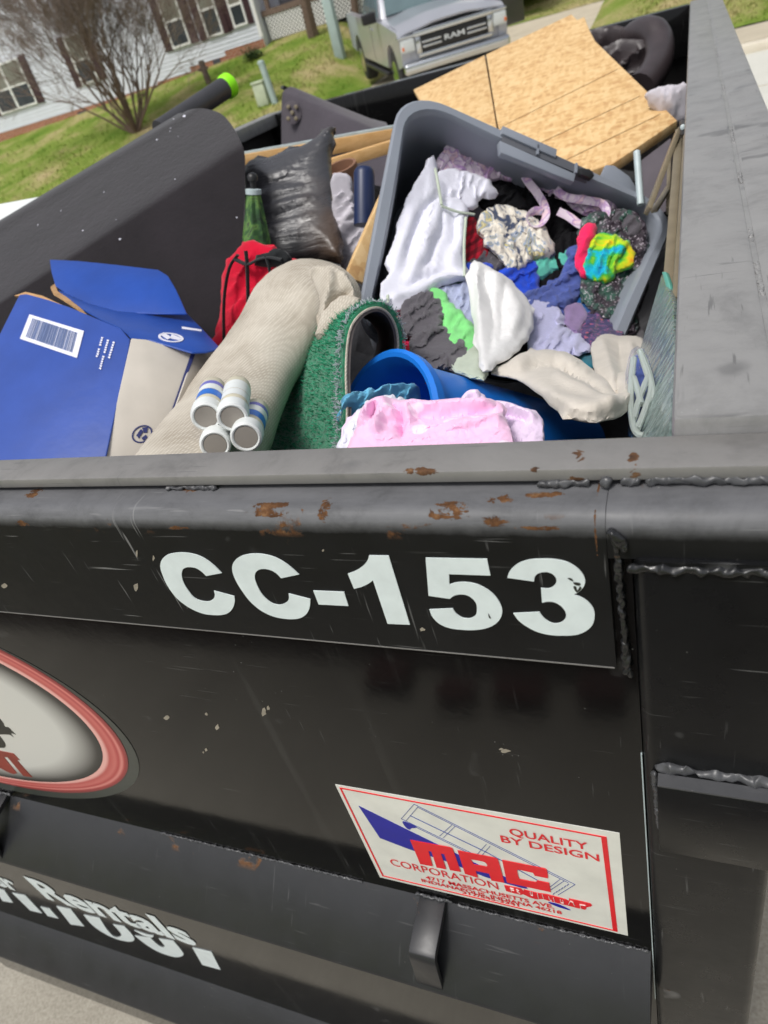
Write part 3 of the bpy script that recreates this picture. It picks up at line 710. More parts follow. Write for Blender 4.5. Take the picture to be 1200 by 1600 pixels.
# corner post with a rounded edge
ZP = 1.495
prof = [(.10, None)]
PX0 = -.0255; rr = .0075; yp = -.0035
pts = [(PX0, .06), (PX0, yp + rr)] + [(PX0 + rr - rr * math.cos(rad(a)), yp + rr - rr * math.sin(rad(a))) for a in (15, 30, 45, 60, 75, 90)] + [(XR - rr, yp)] + [(XR - rr + rr * math.sin(rad(a)), yp + rr - rr * math.cos(rad(a))) for a in (30, 60, 90)] + [(XR, .06)]
n = len(pts); V = [(x, y, z) for z in (.02, ZP) for x, y in pts]; F = [(i, (i + 1) % n, n + (i + 1) % n, n + i) for i in range(n)] + [tuple(range(n - 1, -1, -1)), tuple(range(n, 2 * n))]
link('corner_post', V, F, 'post', D)
bead('weld_bead', (-.0325, -.0005, 1.512), (-.0315, -.0005, ZF - .004), .0034, D, seed=6, mat='weld_dark')
bead('weld_bead', (-.0315, -.001, 1.436), (-.0302, -.0008, 1.407), .0042, D, seed=7, mat='weld_dark')
bead('weld_bead', (-.029, -.003, 1.4905), (.06, -.003, 1.4905), .0046, D, seed=8, mat='weld_dark')
bead('weld_bead', (-.0345, -.0015, 1.5135), (-.027, -.003, 1.5005), .0044, D, seed=9, mat='weld_dark')
link('panel_edge', boxv(-.0272, -.0264, .0025, .0045, .95, 1.33), BOXF, 'pale_steel', D, smooth=False)
# chips and scuffs in the paint of the panel
mb = MB(); rq = random.Random(6)
for x, y, a, b_ in ((789,1173,10,3.5),(783,1170,4,2),(322,1171,3,3),(318,1175,2,2),(413,1112,5,8),(419,1106,3,5),(340,1136,4,5),(261,1121,6,4),(323,1116,4,3),(7,915,5,4),(212,917,4,10),(240,872,2,7),(214,865,2,8),(660,983,6,3),(690,900,3,2),(505,860,2,2)):
    ring = [(x + a * math.cos(t_) * rq.uniform(.4, 1.1), y + b_ * math.sin(t_) * rq.uniform(.4, 1.1)) for t_ in np.linspace(0, 6.28, 10)[:-1]]
    Yw = 0.0 if y < 1000 else SY0
    v, f = cdt([wl(px_, py_, Yw) for px_, py_ in ring]); V, F = extrude([(a2, Yw - .0003, b2) for a2, b2 in v], f, (0, .0002, 0)); mb.add(V, F)
mb.link('paint_chip', 'chip', D, kind='stuff', smooth=False)
# gusset plate on the post
gy = -.0165
link('gusset_plate', boxv(-.0172, XR + .002, gy, yp, 1.253, 1.3275), BOXF, 'post', D, bevel=.0012)
bead('weld_bead', (-.018, yp - .0005, 1.330), (.055, yp - .0005, 1.330), .0066, D, seed=10, mat='weld')
bead('weld_bead', (-.0188, yp - .002, 1.326), (-.0175, yp - .002, 1.262), .0036, D, seed=11)
link('gusset_cap', boxv(-.0168, XR + .0015, gy + .0004, yp - .004, 1.3272, 1.3284), BOXF, 'weld', D)
# ribs and tarp hooks
for zt, zd, nm in ((1.047, .056, 'rib'), (.497, .056, 'rib')):
    V, F = strip([(.004, zt), (-.0535, zt - zd), (-.0545, zt - zd - .006), (-.051, zt - zd - .009), (.004, zt - zd - .009)], XL, -.0285); link(nm, V, F, 'rib', D)
bead('weld_bead', (-.56, .003, 1.0475), (-.30, .003, 1.0475), .0022, D, seed=12)
bead('weld_bead', (-.20, .003, 1.0475), (-.03, .003, 1.0475), .0024, D, seed=13)
link('sill_plate', boxv(XL, XR, .0, .008, .02, .40), BOXF, 'gloss', D, smooth=False)
for k, xx in enumerate((-.2372, -.8365)):
    pr = [(.004, 1.0525), (-.037, 1.0405)] + [(-.0405 - .006 + .006 * math.cos(rad(a)) + .004, 1.0345 + .006 * math.sin(rad(a))) for a in (70, 45, 20, 0)]
    pr = [(.004, 1.0525), (-.040, 1.0420), (-.0445, 1.0395), (-.0468, 1.0350), (-.0475, 1.0300), (-.0535, .9840), (-.049, .9835), (-.0425, 1.0300), (-.040, 1.0345), (.004, 1.0462)]
    V, F = strip(pr, xx, xx + .0262); link('tarp_hook', V, F, 'rib', D, bevel=.0008)
    bead('weld_bead', (xx - .004, .002, 1.0535), (xx + .034, .002, 1.0535), .0030, D, seed=14 + k)
# end walls, back wall, floor
link('side_wall', boxv(.0, .012, .052, YB, .1, 1.5235), BOXF, 'inner', D, smooth=False)
link('side_wall', boxv(XL, XL + .012, .052, YB, .1, 1.5235), BOXF, 'inner', D, smooth=False)
V = boxv(-.0085, .0395, .0525, YB + .02, 1.495, 1.5405); link('side_rail', V, BOXF, 'beam', D, bevel=.004)
V = boxv(.0412, .0825, .0525, YB + .02, 1.495, 1.5400); link('side_rail', V, BOXF, 'beam', D, bevel=.004)
link('rail_seam', boxv(.0383, .0427, .06, YB, 1.50, 1.5385), BOXF, 'beam', D)
for k, (y0, y1) in enumerate(((.20, .26), (.30, .335), (.46, .50), (.62, .70), (.95, 1.0), (1.3, 1.42), (1.9, 2.0))): bead('weld_bead', (.0405, y0, 1.538), (.0408, y1, 1.538), .0030, D, seed=30 + k, mat='beam')
link('side_rail', boxv(XL - .03, XL + .05, .0525, YB + .02, 1.495, 1.5405), BOXF, 'beam', D, bevel=.004)
link('back_wall', boxv(XL, XR, YB - .03, YB - .018, .1, 1.50), BOXF, 'inner', D, smooth=False)
link('back_rail', boxv(XL, -.0087, YB - .075, YB + .015, 1.395, 1.5385), BOXF, 'gloss', D, bevel=.006)
link('rail_lower_edge', boxv(XL, XS - .001, -.0003, .003, ZF - .0006, ZF + .0003), BOXF, 'rim', D, smooth=False)
link('floor_plate', boxv(XL, XR, .012, YB, .1, .12), BOXF, 'inner', D, smooth=False)

# number plate characters, traced
def tr(pts, ox, oy, s):
    return [((ox + p[0] * s, oy + p[1] * s) + tuple(p[2:])) for p in pts]
q = 260 / 1200
LET = []
LET.append(tr([(495,205,1),(382,226,1),(350,195),(310,170),(262,162),(225,170),(208,195),(208,235),(225,285),(260,340),(300,385),(345,405),(400,410),(435,390),(445,360),(438,333,1),(585,372,1),(588,410),(575,455),(545,490),(500,506),(440,508),(370,500),(300,475),(230,435),(160,375),(100,290),(65,210),(52,160),(58,120),(80,90),(120,68),(190,58),(260,62),(330,80),(390,112),(445,155)], 240, 850, q))
LET.append(tr([(1052,215,1),(922,242,1),(890,208),(850,185),(805,175),(765,180),(738,203),(733,240),(748,290),(780,350),(820,395),(865,425),(915,434),(955,420),(978,392),(977,353,1),(1132,393,1),(1130,440),(1112,490),(1070,525),(1010,537),(930,532),(850,512),(770,470),(695,405),(625,310),(585,235),(570,180),(575,140),(600,105),(650,78),(720,66),(800,70),(880,92),(950,130),(1005,172)], 240, 850, q))
LET.append(tr([(47,332,1),(268,341,1),(300,442,1),(85,431,1)], 480, 850, q))
LET.append(tr([(450,78,1),(590,80,1),(743,577,1),(582,570,1),(477,257,1),(440,283),(390,305),(340,318,1),(296,210,1),(350,190),(400,158),(435,118)], 480, 850, q))
LET.append(tr([(-159,95,1),(283,103,1),(308,222,1),(9,212,1),(12,288,1),(60,274),(130,270),(210,285),(290,325),(350,380),(385,440),(392,490),(370,545),(320,585),(260,606),(190,615),(100,613),(10,600),(-60,570),(-110,520),(-132,467,1),(37,460,1),(55,490),(85,515),(120,530),(165,530),(200,510),(210,470),(205,425),(180,390),(140,365),(90,358),(45,368),(15,390,1),(-138,368,1)], 700, 850, q))
LET.append(tr([(430,238,1),(622,265,1),(628,230),(655,205),(705,196),(750,208),(780,240),(780,275),(755,305),(720,316),(672,312,1),(680,418,1),(720,410),(770,415),(820,445),(850,490),(848,530),(820,558),(780,568),(740,560),(695,530),(660,485,1),(472,494,1),(510,545),(570,590),(650,630),(740,650),(830,655),(920,650),(990,625),(1040,580),(1058,520),(1050,460),(1010,410),(960,378),(905,360,1),(950,335),(980,300),(990,260),(975,215),(930,165),(860,125),(770,105),(680,102),(590,108),(510,135),(460,175),(438,210)], 700, 850, q))
for ol in LET: wallprint('number_character', [ol], 'white_vinyl', D, lift=.0007)
# chips in the vinyl
for c_ in ([(865,238),(890,240),(905,258),(885,252)], [(905,268),(955,275),(950,290),(920,285)], [(905,300),(925,300),(935,330),(950,300),(965,312),(930,340)], [(293,495),(300,505),(312,528),(298,522)]):
    wallprint('vinyl_chip', [tr(c_, 700, 850, q)], 'print_dark', D, lift=.0011, sub=2)
# maker's plate
k4 = .4
stk = link('maker_sticker', [], [], 'sticker_white', D) if False else None
SY = .004
def P(c): return [((520 + a[0] * k4, 1210 + a[1] * k4) + tuple(a[2:])) for a in c]
stk = wallprint('maker_sticker', [P([(10,38,1),(1120,228,1),(1153,628,1),(185,400,1)])], 'sticker_white', D, lift=.0005, Y=SY)
A_, B_ = np.array(wl(*P([(10,38)])[0], SY)), np.array(wl(*P([(1153,628)])[0], SY))
sx0, sx1, sz1, sz0 = A_[0], B_[0], A_[1], B_[1]; sw, sh = sx1 - sx0, sz1 - sz0
mb = MB(); yb0, yb1 = SY - .0009, SY - .0005
m0, m1 = .014, .021
def rc(u0, u1, v0, v1): mb.box(sx0 + u0 * sw, sx0 + u1 * sw, yb0, yb1, sz0 + v0 * sh, sz0 + v1 * sh)
rc(m0, 1 - .0521, 1 - .028, 1 - .018); rc(m0, 1 - .0521, .022, .032); rc(m0, m0 + .0075, .032, 1 - .028); rc(1 - .052, 1 - .035, .022, 1 - .018)
mb.link('printed_border', 'print_red', stk, smooth=False)
def ws(name, ols, mat, lift=.0009, sub=4, holes=()): return wallprint(name, ols, mat, stk, lift=lift, sub=sub, Y=SY, holes=holes)
ws('printed_swoosh', [P([(102,120,1),(330,232),(470,300,1),(560,345),(690,405,1),(760,440),(740,440,1),(600,398),(450,338),(320,296),(185,245,1)]), tr([(580,830),(650,842),(720,868),(790,905),(700,882),(640,860)],760,1270,1/6)], 'print_blue')
s5 = 280 / 1200
M_ = tr([(178,45,1),(435,92,1),(458,102),(470,125),(516,257,1),(445,246,1),(405,138,1),(383,134,1),(418,240,1),(355,228,1),(320,121,1),(300,117,1),(328,220,1),(245,205,1)], 600, 1300, s5)
A1 = tr([(495,115,1),(735,162,1),(757,168),(770,190),(808,330,1),(722,315,1),(705,268,1),(615,250,1),(632,297,1),(545,270,1)], 600, 1300, s5)
A1h = tr([(580,172,1),(665,188),(690,205),(693,225,1),(605,208,1)], 600, 1300, s5)
C1 = tr([(150,430,1),(545,508,1),(566,520),(574,545),(580,600,1),(455,575,1),(440,548,1),(310,520),(292,528),(296,560),(310,605),(330,613),(465,638,1),(480,622,1),(590,645,1),(607,730,1),(195,640,1)], 760, 1270, 1/6)
wallprint('printed_letter', [M_], 'print_red', stk, lift=.0014, Y=SY); wallprint('printed_letter', [A1], 'print_red', stk, lift=.0014, Y=SY, holes=[A1h]); wallprint('printed_letter', [C1], 'print_red', stk, lift=.0014, Y=SY)
s8 = 150 / 1200
ws('printed_banner', [tr([(65,92,1),(270,132),(300,175,1),(310,145,1),(480,188),(600,205),(840,270,1),(870,290),(875,258,1),(1140,320),(1145,355),(1090,365),(1075,395),(870,345,1),(640,290),(545,260),(470,265),(370,235),(300,200),(270,210),(90,162,1)],780,1370,s8)], 'print_red', lift=.0012, sub=2)
mb = MB()
def wline(pts, wd, ox=520, oy=1210, s=k4, yo=.0007):
    for a, b in zip(pts[:-1], pts[1:]):
        p, r_ = wl(ox + a[0] * s, oy + a[1] * s, SY), wl(ox + b[0] * s, oy + b[1] * s, SY); mb.bar((p[0], SY - yo, p[1]), (r_[0], SY - yo, r_[1]), .0003, wd, up=(0, 1, 0))
for pl_ in ([(318,113),(947,427),(880,468)], [(330,124),(920,420)], [(318,113),(268,170),(640,352)], [(332,125),(285,180)], [(285,183),(640,358)], [(465,195),(418,238)], [(478,200),(432,245)], [(600,270),(562,312)], [(615,277),(577,320)], [(905,412),(852,448)], [(890,405),(845,440)]): wline(pl_, .00045)
wline([(302,157),(600,300),(850,437)], .0009)
for i in range(6): wline([(922 - i * 11, 424 + i * 7), (915 - i * 11, 430 + i * 7)], .0011)
mb.link('printed_trailer_outline', 'print_line', stk, smooth=False)
ws('printed_trailer_hitch', [P([(275,180),(325,200),(322,206),(310,206),(300,212),(285,202)])], 'print_blue')
# white letter strokes inside the red banner
mb = MB()
for pts in ([(140,115),(160,160)], [(140,118),(185,128)], [(150,140),(190,148)], [(215,135),(250,150),(225,160),(265,190)], [(390,165),(400,205),(425,212),(415,172)], [(480,188),(495,245)], [(540,200),(560,245)], [(620,225),(640,270),(660,280)], [(680,240),(695,290)], [(765,262),(775,300),(810,305),(795,270)], [(870,320),(890,280),(925,295),(945,340)], [(1010,320),(1025,375)], [(1015,325),(1080,335)]):
    wline(pts, .0007, 780, 1370, s8, yo=.0016)
mb.link('printed_stroke', 'sticker_white', stk, smooth=False)
def stext(s, bl, br, tl, mat, bold): return wall_text('lettering', s, bl, br, tl, mat, stk, bold, lift=.0011, Y=SY)
c6 = lambda x, y: (760 + x / 6, 1270 + y / 6)
c5 = lambda x, y: (600 + x * s5, 1300 + y * s5)
stext('QUALITY', c6(225,196), c6(952,300), c6(200,128), 'print_red', .012)
stext('BY DESIGN', c6(145,262), c6(1058,414), c6(133,200), 'print_red', .012)
stext('CORPORATION', c5(55,215), c5(770,374), c5(42,172), 'print_red', .0)
stext('4717 MASSACHUSETTS AVE.', c5(285,308), c5(1140,500), c5(275,284), 'print_red', .02)
stext('INDIANAPOLIS, INDIANA 46218', c5(258,326), c5(1192,536), c5(250,305), 'print_red', .02)
stext('317/545-3341', c5(528,404), c5(905,488), c5(521,386), 'print_red', .02)
# oval company emblem
def ell(cx, cz, a, b, n=96): return [(cx + a * math.cos(2 * math.pi * i / n), cz + b * math.sin(2 * math.pi * i / n)) for i in range(n)]
def oval(name, cx, cz, a, b, mat, par, lift, hole=None, dz=None):
    v, f = cdt(ell(cx, cz, a, b), [ell(*hole)] if hole else ()); v3 = np.array([(x, SY - lift, z) for x, z in v]); V, F = extrude(v3, f, (0, .0003, 0)); return link(name, V, F, mat, par, smooth=False)
def emblem_mat(name, cx, cz, a, b, stops, extra=0):
    t = NT(name); x = t.sep(); u = t.math('DIVIDE', t.math('SUBTRACT', x[0], cx), a); v = t.math('DIVIDE', t.math('SUBTRACT', x[2], cz), b)
    r = t.math('SQRT', t.math('ADD', t.math('MULTIPLY', u, u), t.math('MULTIPLY', v, v)))
    if extra: r = t.math('ADD', r, t.math('MULTIPLY', t.math('SINE', t.math('MULTIPLY', u, 5.0)), .012))
    t.set(col=t.ramp(r, stops), rough=.35); return t.m
MT['em_ring'] = emblem_mat('emblem_ring_print', -.797, 1.2438, .2825, .1644, [(.905, S(236,176,168)), (.92, S(190,84,80)), (.945, S(206,112,106)), (.962, S(180,66,66)), (.975, S(222,140,132)), (.987, S(168,60,60)), (1.0, S(140,60,60))], 1)
MT['em_face'] = emblem_mat('emblem_face_print', -.8044, 1.2432, .2625, .1457, [(.0, S(216,214,206)), (.80, S(208,207,202)), (.90, S(150,148,144)), (.97, S(62,60,58)), (1.0, S(40,40,38))])
MT['em_clear'] = plain('emblem_clear_edge', S(62, 66, 62), .3, .1)
emb = oval('company_emblem', -.8166, 1.2384, .3179, .1750, 'em_clear', D, .0005)
oval('emblem_ring', -.7920, 1.2443, .2825, .1644, 'em_ring', emb, .0009, hole=(-.8044, 1.2432, .2625, .1457))
oval('emblem_face', -.8044, 1.2432, .2622, .1454, 'em_face', emb, .0009)
s13 = 80 / 1067
T_ = lambda p: tr(p, 0, 1100, s13)
wallprint('emblem_silhouette', [T_([(-140,200),(0,275,1),(85,380),(110,450),(200,475),(250,530),(345,620,1),(270,590),(245,600),(295,675,1),(210,620),(0,615,1),(-140,600,1)]), T_([(-140,640,1),(0,640,1),(80,740),(125,820),(120,880),(60,895),(-140,880,1)])], 'print_dark', emb, lift=.0013, Y=SY, sub=3)
wallprint('emblem_letter', [T_([(-220,930,1),(0,955,1),(300,1015,1),(430,1150,1),(370,1150,1),(690,1510,1),(500,1480,1),(170,1090,1),(100,1090,1),(370,1420,1),(300,1440),(180,1400),(0,1310),(-220,1230,1)])], 'print_brown', emb, lift=.0013, Y=SY, sub=3)
# lower lettering between the ribs
s3 = .3; L3 = lambda x, y: (x * s3, 1230 + y * s3)
wall_text('lettering', 'Rentals', L3(247,578), L3(1022,810), L3(138,465), 'white_vinyl', D, .035, Y=SY, lift=.001)
wall_text('lettering', 'er', L3(-30,500), L3(102,527), L3(-72,425), 'white_vinyl', D, .035, Y=SY, lift=.001)
for g in ([(-30,520,1),(25,535,1),(70,600,1),(15,590,1)], [(65,548,1),(135,562,1),(222,655,1),(160,640,1)], [(212,620,1),(262,632,1),(307,682,1),(250,668,1)], [(295,617,1),(370,632,1),(440,722,1),(370,712,1)],
          [(437,662,1),(520,678,1),(560,740),(600,778),(632,772),(625,750),(590,712,1),(650,722,1),(690,765),(700,795),(665,801),(600,785),(530,750),(475,708)],
          [(703,770,1),(785,782,1),(820,815),(848,832),(858,822),(828,785,1),(905,797,1),(945,845),(956,872),(915,882),(840,860),(770,822)], [(700,742,1),(730,752),(770,765),(800,768,1),(795,780),(750,770)],
          [(1003,832,1),(1103,855,1),(1150,948,1),(1055,922,1)]):
    wallprint('lettering', [tr(g, 0, 1230, s3)], 'white_vinyl', D, lift=.001, Y=SY, sub=3)

# ------------------------------------------------------------------ the load
MT['bar_grey'] = plain('barcode_ink', S(104, 122, 164), .5, .1)
link('rubbish', *(lambda G: sheet(G, -.05))([[(XL + .02 + (0 - XL - .03) * i / 40, .06 + 2.6 * j / 50, 1.02 + .10 * noise.noise(Vector((i * .16, j * .16, 1))) + .04 * noise.noise(Vector((i * .5, j * .5, 4))) - (.25 if j < 4 else 0)) for j in range(51)] for i in range(41)]), 'dark_fill', kind='stuff', label='mixed dark rubbish filling the dumpster under the other things')

def loft(A, B, n, mid=None):
    """two matching profiles (px, py, Y) -> closed body"""
    A3 = [at(*p) for p in A]; B3 = [at(*p) for p in B]; m = len(A3)
    V = [a + (b - a) * i / n for i in range(n + 1) for a, b in zip(A3, B3)]; F = []
    for i in range(n):
        for k in range(m): F.append((i * m + k, i * m + (k + 1) % m, (i + 1) * m + (k + 1) % m, (i + 1) * m + k))
    F.append(tuple(range(m - 1, -1, -1))); F.append(tuple(range(n * m, n * m + m))); return V, F
def catm3(P, sub=5):
    P = [np.array(p, float) for p in P]; out = []
    for i in range(len(P) - 1):
        a, b = P[i], P[i + 1]; pa = P[max(i - 1, 0)]; pb = P[min(i + 2, len(P) - 1)]; ma, mb_ = (b - pa) / 2, (pb - a) / 2
        for k in range(sub): t = k / sub; out.append((2*t**3-3*t*t+1)*a + (t**3-2*t*t+t)*ma + (-2*t**3+3*t*t)*b + (t**3-t*t)*mb_)
    out.append(P[-1]); return out
# charcoal sofa section
plTop = plane3((379,226,.83), (-28,492,.545), (300,170,1.0)); plFr = plane3((379,226,.83), (-28,492,.545), (352,560,.62))
_t = lambda x, y: (x, y, onpl(x, y, plTop)[1]); _f = lambda x, y: (x, y, onpl(x, y, plFr)[1])
SR = catm3([(270,420,1.16), (276,200,1.08), (286,177,1.03), _t(303,170), _t(322,170), _t(346,178), _t(364,198), _t(377,223), _f(382,240), _f(383,268), _f(379,400), _f(352,560)], 3)
SL = catm3([(-230,700,.84), (-180,470,.80), (-168,450,.75), _t(-140,428), _t(-118,436), _t(-95,449), _t(-60,471), _t(-31,490), _f(-26,497), _f(-25,530), _f(-40,700), _f(-80,860)], 3)
sofa = thing('sofa_section', 'big charcoal upholstered sofa section lying tilted behind the blue box', 'sofa', at(180, 500, .7))
V, F = loft(SR, SL, 14); link('cushion_body', V, F, 'sofa', sofa)
mb = MB()
for x, y, s in ((289,182,6),(272,187,3),(267,201,2),(246,219,3.5),(266,206,2),(279,214,2),(163,301,2.5),(130,361,3),(188,374,3.5),(182,344,2),(274,281,2.5),(370,340,2.5),(2,358,3),(82,336,2)):
    Yq = .83 - (379 - x) * .0007 - .012 + (.14 - (y - (226 + (379 - x) * .654)) * -.0008 if y < 226 + (379 - x) * .654 else -(y - (226 + (379 - x) * .654)) * .0007)
    p = None
# chips of white foam on the sofa, dropped onto its surface
def drop_on(V, F, x, y):
    from mathutils.bvhtree import BVHTree
    b = BVHTree.FromPolygons([tuple(v) for v in V], F); r = ray(x, y); r = r / np.linalg.norm(r); h = b.ray_cast(Vector(CAM), Vector(r)); return h
mb = MB()
for x, y, s in ((289,182,5.5),(272,187,2.5),(267,201,2),(246,219,3),(266,206,1.5),(279,214,1.5),(163,301,2),(130,361,2.6),(188,374,3.2),(182,344,1.6),(274,281,2.2),(370,340,2.4),(60,352,2),(96,330,1.5)):
    h = drop_on(V, F, x, y)
    if h[0] is None: continue
    p, nn = np.array(h[0]), np.array(h[1]); nn = nn if np.dot(nn, CAM - p) > 0 else -nn; sz = s / 1085 * h[3] * .55
    t1 = np.cross(nn, (0, 0, 1.)); t1 /= np.linalg.norm(t1); t2 = np.cross(nn, t1); rq = random.Random(int(x))
    ring = [p + nn * .001 + (t1 * math.cos(a) + t2 * math.sin(a)) * sz * rq.uniform(.6, 1.2) for a in np.linspace(0, 6.28, 7)[:-1]]; mb.add(ring + [p + nn * (.001 + sz * .6)], [(i, (i + 1) % 6, 6) for i in range(6)])
mb.link('foam_fleck', 'cloth_white', sofa, kind='stuff')

slab('white_panel', [(-80,332),(-20,322),(40,311),(72,305),(70,318),(0,372),(-80,410)], plane3((-80,332,.95), (72,305,1.02), (0,372,.90)), .012, 'plastic_white', label='white panel edge showing behind the sofa section', cat='panel')
# green tipped dark tube behind the sofa
t = thing('pool_float_tube', 'dark tube with a lime green end poking up behind the sofa section', 'tube', at(330, 150, 1.25))
p0, p1 = at(250, 205, 1.15), at(352, 137, 1.35)
V, F = lathe([(0, .022), (np.linalg.norm(p1 - p0), .022)], p0, p1 - p0, 18); link('tube', V, F, 'tube_dark', t)
L = np.linalg.norm(p1 - p0); V, F = lathe([(L - .004, .0225), (L + .002, .0255), (L + .016, .0255), (L + .022, .02), (L + .023, .004)], p0, p1 - p0, 18); link('end_cap', V, F, 'lime', t)

# cushion with a bolt plate
cu = thing('couch_arm', 'grey upholstered couch arm with four bolts on its end plate', 'couch arm', at(470, 210, 1.8))
A = catm3([(440,260,1.9), (440,158,1.9), (446,140,1.91), (458,136,1.92), (474,150,1.93), (486,174,1.93), (489,262,1.93)], 3)
B = catm3([(640,300,1.55), (620,225,1.7), (618,212,1.75), (612,200,1.85), (606,196,1.9), (602,200,2.0), (600,300,2.0)], 3)
V, F = loft(A, B, 8); link('arm_body', V, F, 'sofa2', cu)
p = at(457, 176, 1.86); n_ = np.array((.1, -1, .12)); V, F = lathe([(0, .03), (.004, .03), (.005, .027)], p, n_, 24); link('bolt_plate', V, F, 'grey_panel', cu)
for dx, dy in ((-6, -9), (6, -9), (-6, 9), (6, 9), (0, 0)):
    V, F = lathe([(0, .006), (.004, .006), (.005, .003)], at(457 + dx, 176 + dy, 1.855), n_, 8); link('bolt', V, F, 'khaki', cu)
mb = MB(); mb.bar(at(441, 136, 1.95), at(560, 188, 2.1), .03, .008); mb.link('top_welt', 'black_strap', cu)

# bed rail boards
lb = thing('bed_rail', 'pair of pine bed rails with a pale metal edge behind the bin liner', 'bed rail', at(500, 260, 1.3))
mb = MB(); mb.bar(at(372, 255, 1.18), at(640, 208, 1.42), .018, .030); mb.link('upper_rail', 'pine', lb, bevel=.001)
mb = MB(); mb.bar(at(372, 243, 1.19), at(640, 195, 1.43), .02, .010); mb.link('metal_edge', 'pale_steel', lb, bevel=.001)
mb = MB(); mb.bar(at(470, 272, 1.20), at(640, 220, 1.36), .018, .024); mb.link('lower_rail', 'pine', lb, bevel=.001)
mb = MB(); mb.bar(at(372, 268, 1.24), at(640, 213, 1.44), .006, .04); mb.link('rail_web', 'grey_panel', lb)

# things in the gap left of the tote
g = garment('plastic_bag', [(522,290),(540,280),(550,300),(556,335),(588,375),(572,402),(556,432),(540,425),(530,380)], 'pillow', yfun=lambda v: np.full(len(v), .88), bulge=.02, fold=.004, label='white plastic bag crumpled between the black liner and the plank', cat='bag', seed=40)
V, F = lathe([(0, .017), (.078, .017), (.083, .016), (.087, .013), (.089, .006)], at(569, 352, .82), at(569, 268, .86) - at(569, 352, .82), 20)
link('storage_tube', V, F, 'cyl_blue', label='short dark blue plastic cylinder standing beside the grey tote', cat='tube')
V, F = lathe([(0, .03), (.05, .036), (.056, .036), (.056, .03), (.02, .026)], at(545, 300, 1.22), (0, -.2, 1), 20, True, True); link('plant_pot', V, F, 'terracotta', label='brown plastic plant pot behind the white bag', cat='pot')
slab('plank', [(602,292),(618,300),(578,446),(541,432),(556,395)], plane3((602,292,.80), (541,432,.70), (578,446,.72)), .014, 'osb', label='narrow offcut of strand board wedged along the tote side', cat='plank')

# black bin liner
g = garment('bin_liner', [(383,262),(420,248),(470,232),(498,214),(512,204),(524,206),(526,222),(523,250),(527,300),(532,345),(541,385),(534,415),(500,412),(460,418),(425,420),(395,420),(380,380),(378,320)], 'bag', yfun=lambda v: 1.02 - .0009 * (v[:, 1] - 200), bulge=.05, fold=-.002, wl_=44, ang=75, edge=55, crump=.003, step=3.6, seed=3, th=.01, grow=2, label='full black bin liner with a knotted top leaning against the bed rails', cat='bin bag')
# umbrella
um = thing('umbrella', 'folded dark green patterned umbrella with a black knob beside the bin liner', 'umbrella', at(400, 420, .74))
p0, p1 = at(404, 425, .74), at(396, 300, .76); L = np.linalg.norm(p1 - p0); ax = (p1 - p0) / L
V, F = [], []
u_ = np.cross(ax, (0, 0, 1.)); u_ = np.cross(ax, (0, 1, 0.)); u_ /= np.linalg.norm(u_); v_ = np.cross(ax, u_); n = 32
for i in range(9):
    for k in range(n):
        a = 2 * math.pi * k / n; r = (.026 - .017 * i / 8) * (1 + .22 * abs(math.sin(4 * a + i * .12))); V.append(p0 + ax * L * i / 8 + (u_ * math.cos(a) + v_ * math.sin(a)) * r)
for i in range(8):
    for k in range(n): F.append((i * n + k, i * n + (k + 1) % n, (i + 1) * n + (k + 1) % n, (i + 1) * n + k))
link('canopy', V, F, 'umbrella', um)
V, F = lathe([(L - .003, .0125), (L + .004, .0125), (L + .005, .006)], p0, ax, 16); link('ring', V, F, 'pale_steel', um)
V, F = lathe([(L + .004, .005), (L + .014, .005), (L + .016, .008), (L + .022, .0085), (L + .026, .006), (L + .028, .001)], p0, ax, 14); link('knob', V, F, 'black_plastic', um)
# red bag
rb = thing('backpack', 'red nylon backpack with black webbing straps beside the rolled rug', 'backpack', at(400, 500, .62))
yf = lambda v: .66 - .0003 * (v[:, 1] - 400)
garment('bag_body', [(330,545),(346,520),(350,455),(360,415),(380,395),(400,386),(440,404),(470,424),(440,470),(420,540),(390,560),(350,570)], 'red_bag', yfun=yf, bulge=.04, fold=.002, edge=40, seed=8, crump=.004, parent=rb, step=4)
yo = lambda x, y: .615 - .0003 * (y - 400)
for pts, r in (([(350,535),(350,470),(358,420),(372,398)], .0035), ([(388,490),(387,440),(386,412),(384,392)], .0042), ([(424,440),(420,415),(415,400)], .0035), ([(366,404),(386,413),(402,406),(420,402),(440,406)], .0042)):
    V, F = tube([at(x, y, yo(x, y)) for x, y in catmull(pts, 4, False)], [(r, r * .5)] * (len(pts) * 4 - 3), 8); link('strap', V, F, 'black_strap', rb)
garment('strap_pad', [(403,408),(420,396),(435,392),(450,405),(436,412)], 'black_strap', yfun=lambda v: np.full(len(v), .62), bulge=.01, fold=.001, seed=9, parent=rb, edge=10)

# blue carton
bx = thing('cardboard_box', 'torn blue cardboard carton with a barcode and grey white end lying open on its side', 'box', at(120, 720, .3))
plA = plane3((30,460,.42), (203,533,.36), (158,722,.21))
slab('printed_side', [(30,460),(42,459),(75,468),(110,480),(150,497),(188,513),(203,530),(201,545),(140,830),(-150,830),(-60,640)], plA, .003, 'card_blue', bx)
slab('torn_edge', [(22,462),(40,456),(66,462),(92,474),(128,490),(160,503),(190,517),(165,508),(125,494),(90,479),(60,468),(38,463)], (plA[0] - plA[1] * .0006, plA[1]), .003, 'card_brown', bx, bevel=0)
plE = plane3((204,529,.358), (300,551,.385), (158,722,.212))
slab('end_panel', [(205,528),(228,530),(300,551),(257,675),(234,693),(196,735),(140,815)], plE, .003, 'card_white', bx)
slab('blue_edge', [(299,551),(305,552),(262,673),(256,677)], (plE[0] + plE[1] * .0006, plE[1]), .004, 'navy', bx, bevel=0)
